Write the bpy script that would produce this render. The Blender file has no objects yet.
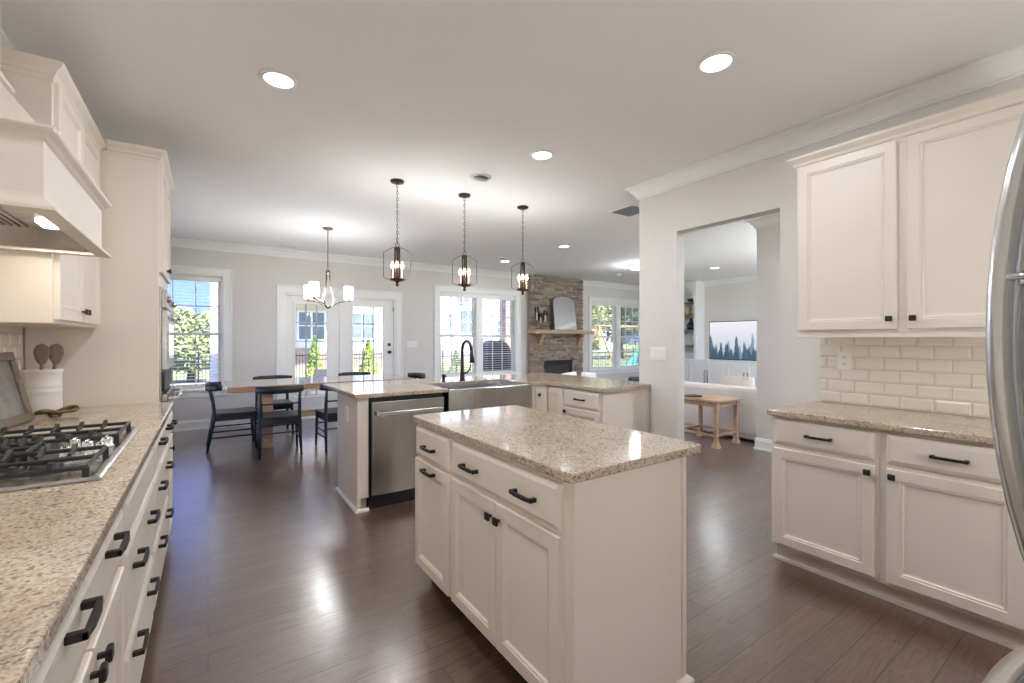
import bpy, bmesh, math, random
from mathutils import Vector, Matrix
random.seed(7)
SC = bpy.context.scene
COL = SC.collection
PI = math.pi

# ------------------------------------------------------------------ camera
CAM_Z = 1.33
YAW = math.atan(304.0 / 445.0)
cd = bpy.data.cameras.new('camera')
cd.sensor_fit = 'HORIZONTAL'; cd.sensor_width = 36.0
cd.lens = 445.0 / 1024.0 * 36.0
cd.shift_y = -1.5 / 1024.0
cd.clip_start = 0.02; cd.clip_end = 400
cam = bpy.data.objects.new('camera', cd); COL.objects.link(cam)
cam.location = (0, 0, CAM_Z); cam.rotation_euler = (PI / 2, 0, -YAW)
SC.camera = cam

# ------------------------------------------------------------------ view, world, sun
SC.view_settings.view_transform = 'Standard'
SC.view_settings.look = 'None'
SC.view_settings.gamma = 1.0
SC.view_settings.use_curve_mapping = False
SC.view_settings.exposure = 1.58
SC.cycles.use_denoising = True
SC.cycles.max_bounces = 10; SC.cycles.diffuse_bounces = 6; SC.cycles.glossy_bounces = 4
SC.cycles.transparent_max_bounces = 16
SC.cycles.sample_clamp_indirect = 6.0
SC.cycles.caustics_reflective = False; SC.cycles.caustics_refractive = False

world = bpy.data.worlds.new('sky'); SC.world = world; world.use_nodes = True
nt = world.node_tree; bg = nt.nodes['Background']
sky = nt.nodes.new('ShaderNodeTexSky'); sky.sky_type = 'NISHITA'
sky.sun_disc = False; sky.sun_elevation = math.radians(54); sky.sun_rotation = math.radians(145)
sky.air_density = 1.0; sky.dust_density = 0.1; sky.ozone_density = 2.0
# look up the sky a little above each direction, so the horizon haze is left out, and keep it a clear blue
wc = nt.nodes.new('ShaderNodeTexCoord'); wa = nt.nodes.new('ShaderNodeVectorMath'); wa.operation = 'ADD'; wa.inputs[1].default_value = (0, 0, .30)
wn = nt.nodes.new('ShaderNodeVectorMath'); wn.operation = 'NORMALIZE'
nt.links.new(wc.outputs['Generated'], wa.inputs[0]); nt.links.new(wa.outputs[0], wn.inputs[0]); nt.links.new(wn.outputs[0], sky.inputs[0])
tint = nt.nodes.new('ShaderNodeMix'); tint.data_type = 'RGBA'; tint.blend_type = 'MULTIPLY'; tint.inputs[0].default_value = 1; tint.inputs[7].default_value = (.50, .47, .74, 1)
nt.links.new(sky.outputs[0], tint.inputs[6]); nt.links.new(tint.outputs[2], bg.inputs[0])
SKY = 0.29
bg.inputs[1].default_value = SKY

sl = bpy.data.lights.new('sun', 'SUN'); sl.energy = 6.6; sl.angle = math.radians(1.0); sl.color = (1, .95, .88)
so = bpy.data.objects.new('sun', sl); COL.objects.link(so)
so.rotation_euler = (math.radians(36), 0, math.radians(35))

LAMP_W = 3.6          # one recessed lamp
BULB_W = 4.2           # one pendant bulb
LAMP_COL = (.90, .955, 1.0)

# ------------------------------------------------------------------ materials
MATS = {}
def srgb(*c):
    return tuple(((v / 255.0) / 12.92 if v / 255.0 <= .04045 else ((v / 255.0 + .055) / 1.055) ** 2.4) for v in c) + (1.0,)

def newmat(name):
    m = bpy.data.materials.new(name); m.use_nodes = True
    MATS[name] = m
    return m, m.node_tree, m.node_tree.nodes['Principled BSDF']

def simple(name, col, rough=.5, metal=0., noise=0., nscale=8., bump=0., bscale=60., coat=0., spec=None, stretch=None):
    m, t, b = newmat(name)
    b.inputs['Roughness'].default_value = rough; b.inputs['Metallic'].default_value = metal
    if coat: b.inputs['Coat Weight'].default_value = coat; b.inputs['Coat Roughness'].default_value = .12
    if spec is not None: b.inputs['Specular IOR Level'].default_value = spec
    tc = t.nodes.new('ShaderNodeTexCoord')
    vec = tc.outputs['Object']
    if stretch:
        mp = t.nodes.new('ShaderNodeMapping'); mp.inputs['Scale'].default_value = stretch
        t.links.new(vec, mp.inputs[0]); vec = mp.outputs[0]
    n = t.nodes.new('ShaderNodeTexNoise'); n.inputs['Scale'].default_value = nscale; n.inputs['Detail'].default_value = 4
    t.links.new(vec, n.inputs['Vector'])
    r = t.nodes.new('ShaderNodeValToRGB')
    r.color_ramp.elements[0].position = .3; r.color_ramp.elements[1].position = .7
    r.color_ramp.elements[0].color = tuple(v * (1 - noise) for v in col[:3]) + (1,)
    r.color_ramp.elements[1].color = tuple(min(1, v * (1 + noise)) for v in col[:3]) + (1,)
    t.links.new(n.outputs['Fac'], r.inputs[0]); t.links.new(r.outputs[0], b.inputs['Base Color'])
    if bump:
        n2 = t.nodes.new('ShaderNodeTexNoise'); n2.inputs['Scale'].default_value = bscale
        t.links.new(vec, n2.inputs['Vector'])
        bp = t.nodes.new('ShaderNodeBump'); bp.inputs['Strength'].default_value = bump; bp.inputs['Distance'].default_value = .01
        t.links.new(n2.outputs['Fac'], bp.inputs['Height']); t.links.new(bp.outputs[0], b.inputs['Normal'])
    return m

def wood(name, c1, c2, rough=.5, axis='x', scale=3.0, coat=0.):
    m, t, b = newmat(name)
    b.inputs['Roughness'].default_value = rough
    if coat: b.inputs['Coat Weight'].default_value = coat
    tc = t.nodes.new('ShaderNodeTexCoord'); mp = t.nodes.new('ShaderNodeMapping')
    st = {'x': (.12, 1, 1), 'y': (1, .12, 1), 'z': (1, 1, .12)}[axis]
    mp.inputs['Scale'].default_value = st
    t.links.new(tc.outputs['Object'], mp.inputs[0])
    n = t.nodes.new('ShaderNodeTexNoise'); n.inputs['Scale'].default_value = scale * 10; n.inputs['Detail'].default_value = 6; n.inputs['Distortion'].default_value = .6
    t.links.new(mp.outputs[0], n.inputs['Vector'])
    r = t.nodes.new('ShaderNodeValToRGB'); r.color_ramp.elements[0].position = .32; r.color_ramp.elements[1].position = .68
    r.color_ramp.elements[0].color = c1; r.color_ramp.elements[1].color = c2
    t.links.new(n.outputs['Fac'], r.inputs[0]); t.links.new(r.outputs[0], b.inputs['Base Color'])
    return m

def emit(name, col, strength):
    m, t, b = newmat(name)
    b.inputs['Base Color'].default_value = col
    b.inputs['Emission Color'].default_value = col; b.inputs['Emission Strength'].default_value = strength
    return m

simple('cabinet_paint', srgb(228, 218, 206), .38, noise=.012, nscale=3)
simple('wall_paint', srgb(219, 215, 211), .75, noise=.012, nscale=2, bump=.03, bscale=180)
simple('ceiling_paint', srgb(240, 240, 240), .9, noise=.006, nscale=2)
simple('trim_paint', srgb(240, 240, 238), .38, noise=.006, nscale=3)
simple('bronze', srgb(52, 46, 44), .42, metal=.6, noise=.15, nscale=30)
simple('copper_bronze', srgb(84, 62, 48), .38, metal=.8, noise=.25, nscale=30)
simple('pewter', srgb(120, 108, 96), .4, metal=.8, noise=.15, nscale=30)
simple('black_metal', srgb(32, 32, 34), .4, metal=.3, noise=.1, nscale=20)
simple('cast_iron', srgb(40, 40, 42), .5, metal=.2, noise=.15, nscale=60, bump=.15, bscale=300)
simple('stainless', srgb(176, 174, 170), .26, metal=1.0, noise=.05, nscale=6, bump=.10, bscale=16, stretch=(1, 1, .03))
simple('stainless_light', srgb(205, 205, 204), .22, metal=1.0, noise=.03, nscale=6)
simple('chrome', srgb(225, 226, 228), .08, metal=1.0, noise=.02)
simple('oven_glass', srgb(18, 18, 20), .06, noise=.05, coat=1.0)
simple('black_plastic', srgb(20, 20, 22), .45, noise=.08)
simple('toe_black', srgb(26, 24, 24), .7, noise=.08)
simple('white_plastic', srgb(238, 237, 232), .35, noise=.006)
simple('slot_dark', srgb(60, 58, 56), .6, noise=.05)
simple('tile_glaze', srgb(236, 228, 216), .14, noise=.03, nscale=4, coat=.5)
simple('grout', srgb(196, 188, 176), .85, noise=.05)
wood('chair_black', srgb(20, 25, 30), srgb(32, 38, 44), .38, 'z', 2)
wood('pale_oak', srgb(176, 142, 112), srgb(204, 172, 142), .5, 'x', 2)
wood('table_oak', srgb(168, 132, 104), srgb(196, 160, 130), .2, 'x', 1.6, coat=1.0)
wood('mantel_oak', srgb(170, 142, 110), srgb(200, 172, 138), .55, 'x', 2)
wood('spoon_wood', srgb(124, 106, 94), srgb(158, 138, 122), .55, 'z', 4)
wood('shelf_wood', srgb(104, 86, 74), srgb(134, 114, 100), .6, 'y', 2)
wood('swing_wood', srgb(176, 140, 100), srgb(206, 170, 128), .7, 'z', 1)
simple('crock_glaze', srgb(236, 232, 226), .4, noise=.02, nscale=20)
simple('brass_dark', srgb(126, 104, 74), .32, metal=.9, noise=.12, nscale=30)
simple('silver_frame', srgb(128, 116, 102), .45, metal=.5, noise=.12, nscale=40)
simple('photo_print', srgb(126, 122, 120), .3, noise=.35, nscale=14)
simple('sofa_fabric', srgb(236, 231, 224), .9, noise=.02, nscale=30, bump=.12, bscale=300)
simple('pillow_fabric', srgb(222, 212, 202), .9, noise=.03, nscale=30, bump=.15, bscale=300)
simple('white_fabric', srgb(244, 242, 240), .9, noise=.02, nscale=20, bump=.12, bscale=200)
simple('builtin_paint', srgb(238, 239, 238), .4, noise=.008)
simple('dark_ceramic', srgb(36, 44, 54), .25, noise=.1, nscale=10)
simple('tan_ceramic', srgb(190, 160, 120), .4, noise=.15, nscale=10)
simple('cream_ceramic', srgb(228, 222, 208), .4, noise=.05, nscale=10)
simple('book_cover', srgb(214, 210, 200), .6, noise=.05)
simple('wax', srgb(238, 232, 218), .6, noise=.02)
simple('fence_black', srgb(34, 36, 38), .5, noise=.05)
simple('grass_lawn', srgb(150, 158, 108), .95, noise=.22, nscale=3, bump=.5, bscale=60)
simple('patio_concrete', srgb(214, 210, 204), .9, noise=.06, nscale=5)
simple('mulch', srgb(96, 72, 58), .95, noise=.3, nscale=20)
simple('leaf_green', srgb(150, 160, 104), .7, noise=.35, nscale=2.5)
simple('leaf_yellow', srgb(176, 176, 84), .7, noise=.3, nscale=2.5)
simple('leaf_dark', srgb(112, 126, 88), .7, noise=.35, nscale=2.5)
simple('leaf_bright', srgb(132, 156, 66), .7, noise=.3, nscale=4)
simple('bark', srgb(92, 76, 62), .9, noise=.25, nscale=10)
simple('siding_white', srgb(226, 224, 222), .7, noise=.02)
simple('siding_blue', srgb(206, 208, 214), .7, noise=.02)
simple('roof_shingle', srgb(132, 106, 92), .9, noise=.2, nscale=12)
simple('house_glass', srgb(120, 130, 138), .1, noise=.15, nscale=1.5)
simple('teal_plastic', srgb(116, 196, 178), .35, noise=.03)
simple('cover_cloth', srgb(58, 52, 54), .8, noise=.12, nscale=8, bump=.2, bscale=30)
simple('wicker', srgb(88, 84, 84), .8, noise=.25, nscale=60)
simple('cushion_tan', srgb(206, 190, 172), .9, noise=.04)
simple('firebox_black', srgb(14, 15, 17), .2, noise=.1, coat=.5)
simple('vent_grey', srgb(170, 175, 178), .5, metal=.2, noise=.04)
simple('dark_upholstery', srgb(70, 70, 62), .85, noise=.1, nscale=30)
simple('mirror_glass', srgb(225, 230, 232), .02, metal=1.0, noise=.01)

def mat_granite():
    m, t, b = newmat('granite')
    b.inputs['Roughness'].default_value = .09
    tc = t.nodes.new('ShaderNodeTexCoord')
    def vor(sc):
        v = t.nodes.new('ShaderNodeTexVoronoi'); v.inputs['Scale'].default_value = sc
        t.links.new(tc.outputs['Object'], v.inputs['Vector']); return v
    v1 = vor(230); v2 = vor(140)
    n1 = t.nodes.new('ShaderNodeTexNoise'); n1.inputs['Scale'].default_value = 9; n1.inputs['Detail'].default_value = 3
    t.links.new(tc.outputs['Object'], n1.inputs['Vector'])
    n2 = t.nodes.new('ShaderNodeTexNoise'); n2.inputs['Scale'].default_value = 110; n2.inputs['Detail'].default_value = 5; n2.inputs['Roughness'].default_value = .7
    t.links.new(tc.outputs['Object'], n2.inputs['Vector'])
    sep = t.nodes.new('ShaderNodeSeparateColor'); t.links.new(v1.outputs['Color'], sep.inputs[0])
    r1 = t.nodes.new('ShaderNodeValToRGB'); cr = r1.color_ramp; cr.interpolation = 'CONSTANT'
    cr.elements[0].position = 0; cr.elements[0].color = srgb(112, 94, 78)
    cr.elements[1].position = .09; cr.elements[1].color = srgb(160, 138, 112)
    for p, c in ((.22, srgb(208, 188, 164)), (.46, srgb(194, 178, 162)), (.60, srgb(218, 202, 182)), (.82, srgb(184, 160, 134)), (.90, srgb(220, 210, 200))):
        e = cr.elements.new(p); e.color = c
    t.links.new(sep.outputs[0], r1.inputs[0])
    r2 = t.nodes.new('ShaderNodeValToRGB'); r2.color_ramp.elements[0].position = .36; r2.color_ramp.elements[1].position = .60
    r2.color_ramp.elements[0].color = srgb(150, 130, 112); r2.color_ramp.elements[1].color = srgb(218, 202, 184)
    t.links.new(n2.outputs['Fac'], r2.inputs[0])
    mx = t.nodes.new('ShaderNodeMix'); mx.data_type = 'RGBA'; mx.inputs[0].default_value = .5
    t.links.new(r1.outputs[0], mx.inputs[6]); t.links.new(r2.outputs[0], mx.inputs[7])
    sep2 = t.nodes.new('ShaderNodeSeparateColor'); t.links.new(v2.outputs['Color'], sep2.inputs[0])
    lt = t.nodes.new('ShaderNodeMath'); lt.operation = 'LESS_THAN'; lt.inputs[1].default_value = .10
    t.links.new(sep2.outputs[1], lt.inputs[0])
    mx2 = t.nodes.new('ShaderNodeMix'); mx2.data_type = 'RGBA'; mx2.inputs[7].default_value = srgb(58, 48, 42)
    mu = t.nodes.new('ShaderNodeMath'); mu.operation = 'MULTIPLY'; t.links.new(lt.outputs[0], mu.inputs[0]); mu.inputs[1].default_value = .6
    t.links.new(mu.outputs[0], mx2.inputs[0]); t.links.new(mx.outputs[2], mx2.inputs[6])
    # broad clouding
    r3 = t.nodes.new('ShaderNodeValToRGB'); r3.color_ramp.elements[0].position = .35; r3.color_ramp.elements[1].position = .65
    r3.color_ramp.elements[0].color = (.86, .83, .80, 1); r3.color_ramp.elements[1].color = (1, 1, 1, 1)
    t.links.new(n1.outputs['Fac'], r3.inputs[0])
    mx3 = t.nodes.new('ShaderNodeMix'); mx3.data_type = 'RGBA'; mx3.blend_type = 'MULTIPLY'; mx3.inputs[0].default_value = 1
    t.links.new(mx2.outputs[2], mx3.inputs[6]); t.links.new(r3.outputs[0], mx3.inputs[7])
    t.links.new(mx3.outputs[2], b.inputs['Base Color'])
mat_granite()

def mat_floor():
    m, t, b = newmat('floor_wood')
    N = t.nodes.new; L = t.links.new
    tc = N('ShaderNodeTexCoord')
    br = N('ShaderNodeTexBrick')
    br.inputs['Scale'].default_value = 1; br.inputs['Brick Width'].default_value = 1.25; br.inputs['Row Height'].default_value = .127
    br.inputs['Mortar Size'].default_value = .0022; br.inputs['Mortar Smooth'].default_value = .2; br.inputs['Bias'].default_value = 0
    br.offset = .37; br.offset_frequency = 2
    br.inputs['Color1'].default_value = (0, 0, 0, 1); br.inputs['Color2'].default_value = (1, 1, 1, 1); br.inputs['Mortar'].default_value = (.5, .5, .5, 1)
    L(tc.outputs['Object'], br.inputs['Vector'])
    sc = N('ShaderNodeVectorMath'); sc.operation = 'SCALE'; sc.inputs['Scale'].default_value = 9.0     # every board its own grain
    L(br.outputs['Color'], sc.inputs[0])
    ad = N('ShaderNodeVectorMath'); ad.operation = 'ADD'; L(tc.outputs['Object'], ad.inputs[0]); L(sc.outputs[0], ad.inputs[1])
    mp = N('ShaderNodeMapping'); mp.inputs['Scale'].default_value = (.9, 9.0, 1); L(ad.outputs[0], mp.inputs[0])
    n = N('ShaderNodeTexNoise'); n.inputs['Scale'].default_value = 1.0; n.inputs['Detail'].default_value = 3; n.inputs['Distortion'].default_value = .7
    L(mp.outputs[0], n.inputs['Vector'])
    k = N('ShaderNodeMath'); k.operation = 'MULTIPLY'; k.inputs[1].default_value = 11.0; L(n.outputs['Fac'], k.inputs[0])
    fr = N('ShaderNodeMath'); fr.operation = 'PINGPONG'; fr.inputs[1].default_value = .5; L(k.outputs[0], fr.inputs[0])
    ring = N('ShaderNodeMapRange'); ring.inputs['From Min'].default_value = 0; ring.inputs['From Max'].default_value = .22; ring.inputs['To Min'].default_value = 1; ring.inputs['To Max'].default_value = 0
    L(fr.outputs[0], ring.inputs[0])                                  # thin cathedral lines
    n3 = N('ShaderNodeTexNoise'); n3.inputs['Scale'].default_value = 45; n3.inputs['Detail'].default_value = 4
    mp3 = N('ShaderNodeMapping'); mp3.inputs['Scale'].default_value = (.2, 2.0, 1); L(ad.outputs[0], mp3.inputs[0]); L(mp3.outputs[0], n3.inputs['Vector'])
    r = N('ShaderNodeValToRGB'); r.color_ramp.elements[0].position = .3; r.color_ramp.elements[1].position = .7
    r.color_ramp.elements[0].color = srgb(90, 68, 56); r.color_ramp.elements[1].color = srgb(108, 83, 69)
    L(n3.outputs['Fac'], r.inputs[0])
    r2 = N('ShaderNodeValToRGB'); r2.color_ramp.elements[0].color = (.80, .79, .80, 1); r2.color_ramp.elements[1].color = (1.10, 1.08, 1.05, 1)
    L(br.outputs['Color'], r2.inputs[0])
    mx = N('ShaderNodeMix'); mx.data_type = 'RGBA'; mx.blend_type = 'MULTIPLY'; mx.inputs[0].default_value = 1
    L(r.outputs[0], mx.inputs[6]); L(r2.outputs[0], mx.inputs[7])
    mr = N('ShaderNodeMix'); mr.data_type = 'RGBA'; mr.inputs[7].default_value = srgb(70, 49, 39)
    km = N('ShaderNodeMath'); km.operation = 'MULTIPLY'; km.inputs[1].default_value = .5; L(ring.outputs[0], km.inputs[0])
    L(km.outputs[0], mr.inputs[0]); L(mx.outputs[2], mr.inputs[6])
    mx2 = N('ShaderNodeMix'); mx2.data_type = 'RGBA'; mx2.inputs[7].default_value = srgb(44, 32, 28)
    L(br.outputs['Fac'], mx2.inputs[0]); L(mr.outputs[2], mx2.inputs[6]); L(mx2.outputs[2], b.inputs['Base Color'])
    b.inputs['Roughness'].default_value = .3
    b.inputs['Coat Weight'].default_value = 1.0; b.inputs['Coat Roughness'].default_value = .22; b.inputs['Coat IOR'].default_value = 2.0
    bp = N('ShaderNodeBump'); bp.inputs['Strength'].default_value = .15; bp.inputs['Distance'].default_value = .003
    sb = N('ShaderNodeMath'); sb.operation = 'SUBTRACT'; L(n3.outputs['Fac'], sb.inputs[0]); L(br.outputs['Fac'], sb.inputs[1])
    s2 = N('ShaderNodeMath'); s2.operation = 'MULTIPLY_ADD'; s2.inputs[1].default_value = -.4; L(ring.outputs[0], s2.inputs[0]); L(sb.outputs[0], s2.inputs[2])
    L(s2.outputs[0], bp.inputs['Height']); L(bp.outputs[0], b.inputs['Normal']); L(bp.outputs[0], b.inputs['Coat Normal'])
mat_floor()

def mat_stone(name, cols, sc):
    m, t, b = newmat(name)
    b.inputs['Roughness'].default_value = .85
    g = t.nodes.new('ShaderNodeNewGeometry')
    r = t.nodes.new('ShaderNodeValToRGB')
    r.color_ramp.elements[0].color = cols[0]; r.color_ramp.elements[1].color = cols[-1]
    for i, c in enumerate(cols[1:-1]):
        e = r.color_ramp.elements.new((i + 1) / (len(cols) - 1)); e.color = c
    t.links.new(g.outputs['Random Per Island'], r.inputs[0])
    tc = t.nodes.new('ShaderNodeTexCoord'); n = t.nodes.new('ShaderNodeTexNoise'); n.inputs['Scale'].default_value = sc; n.inputs['Detail'].default_value = 5
    t.links.new(tc.outputs['Object'], n.inputs['Vector'])
    r2 = t.nodes.new('ShaderNodeValToRGB'); r2.color_ramp.elements[0].position = .3; r2.color_ramp.elements[0].color = (.7, .68, .66, 1); r2.color_ramp.elements[1].color = (1.15, 1.12, 1.1, 1)
    t.links.new(n.outputs['Fac'], r2.inputs[0])
    mx = t.nodes.new('ShaderNodeMix'); mx.data_type = 'RGBA'; mx.blend_type = 'MULTIPLY'; mx.inputs[0].default_value = 1
    t.links.new(r.outputs[0], mx.inputs[6]); t.links.new(r2.outputs[0], mx.inputs[7]); t.links.new(mx.outputs[2], b.inputs['Base Color'])
    bp = t.nodes.new('ShaderNodeBump'); bp.inputs['Strength'].default_value = .4; bp.inputs['Distance'].default_value = .01
    t.links.new(n.outputs['Fac'], bp.inputs['Height']); t.links.new(bp.outputs[0], b.inputs['Normal'])
mat_stone('ledge_stone', [srgb(142, 130, 120), srgb(180, 166, 152), srgb(156, 144, 134), srgb(196, 182, 166), srgb(164, 148, 132), srgb(122, 114, 108)], 30)
mat_stone('brick', [srgb(206, 178, 166), srgb(214, 192, 180), srgb(196, 164, 152), srgb(222, 206, 196)], 30)

def mat_glass(name, tint, refl):
    m = bpy.data.materials.new(name); m.use_nodes = True; MATS[name] = m
    t = m.node_tree; t.nodes.clear()
    o = t.nodes.new('ShaderNodeOutputMaterial'); tr = t.nodes.new('ShaderNodeBsdfTransparent'); gl = t.nodes.new('ShaderNodeBsdfGlossy')
    tr.inputs[0].default_value = tint; gl.inputs['Roughness'].default_value = .02
    fr = t.nodes.new('ShaderNodeFresnel'); fr.inputs[0].default_value = refl
    mx = t.nodes.new('ShaderNodeMixShader'); t.links.new(fr.outputs[0], mx.inputs[0]); t.links.new(tr.outputs[0], mx.inputs[1]); t.links.new(gl.outputs[0], mx.inputs[2])
    t.links.new(mx.outputs[0], o.inputs[0])
mat_glass('window_glass', (.96, .98, .98, 1), 1.30)
mat_glass('clear_glass', (.97, .98, .98, 1), 1.35)
emit('lamp_lens', (1, .97, .92, 1), 2.6)
emit('bulb_glow', (1, .86, .66, 1), 2.2)
emit('shade_glow', (1, .93, .84, 1), .8)
emit('hood_lamp', (1, .93, .82, 1), 5.0)

def mat_screen():
    m, t, b = newmat('tv_picture')
    b.inputs['Roughness'].default_value = .25; b.inputs['Base Color'].default_value = (.01, .01, .012, 1)
    tc = t.nodes.new('ShaderNodeTexCoord'); sp = t.nodes.new('ShaderNodeSeparateXYZ'); t.links.new(tc.outputs['Object'], sp.inputs[0])
    base = t.nodes.new('ShaderNodeValToRGB')                      # pale misty sky over height
    mr = t.nodes.new('ShaderNodeMapRange'); mr.inputs['From Min'].default_value = -.46; mr.inputs['From Max'].default_value = .46
    t.links.new(sp.outputs['Z'], mr.inputs[0]); t.links.new(mr.outputs[0], base.inputs[0])
    base.color_ramp.elements[0].color = srgb(170, 190, 196); base.color_ramp.elements[1].color = srgb(226, 222, 232)
    col = base.outputs[0]
    # three ranks of conifers: threshold of z against spiky noise along y
    for i, (sc, off, amp, c, k) in enumerate(((9, 3.1, .42, srgb(168, 184, 200), .75), (7, 11.7, .50, srgb(92, 118, 142), .8), (5, 23.3, .62, srgb(44, 74, 92), .9))):
        n = t.nodes.new('ShaderNodeTexNoise'); n.noise_dimensions = '1D'; n.inputs['Scale'].default_value = sc; n.inputs['Detail'].default_value = 2
        w = t.nodes.new('ShaderNodeMath'); w.operation = 'ADD'; w.inputs[1].default_value = off; t.links.new(sp.outputs['Y'], w.inputs[0])
        n2 = t.nodes.new('ShaderNodeTexNoise'); n2.inputs['Scale'].default_value = 30; t.links.new(tc.outputs['Object'], n2.inputs['Vector'])
        jit = t.nodes.new('ShaderNodeMath'); jit.operation = 'MULTIPLY_ADD'; jit.inputs[1].default_value = .06
        t.links.new(n2.outputs['Fac'], jit.inputs[0]); t.links.new(w.outputs[0], jit.inputs[2]); t.links.new(jit.outputs[0], n.inputs['W'])
        h = t.nodes.new('ShaderNodeMath'); h.operation = 'MULTIPLY_ADD'; h.inputs[1].default_value = amp * 2.6; h.inputs[2].default_value = -.46 - amp * .85
        t.links.new(n.outputs['Fac'], h.inputs[0])
        lt = t.nodes.new('ShaderNodeMath'); lt.operation = 'SUBTRACT'; t.links.new(h.outputs[0], lt.inputs[0]); t.links.new(sp.outputs['Z'], lt.inputs[1])
        ss = t.nodes.new('ShaderNodeMapRange'); ss.inputs['From Min'].default_value = 0; ss.inputs['From Max'].default_value = .05; ss.inputs['To Max'].default_value = k
        t.links.new(lt.outputs[0], ss.inputs[0])
        mx = t.nodes.new('ShaderNodeMix'); mx.data_type = 'RGBA'; mx.inputs[7].default_value = c
        t.links.new(ss.outputs[0], mx.inputs[0]); t.links.new(col, mx.inputs[6]); col = mx.outputs[2]
    t.links.new(col, b.inputs['Emission Color']); b.inputs['Emission Strength'].default_value = .40
mat_screen()

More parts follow.
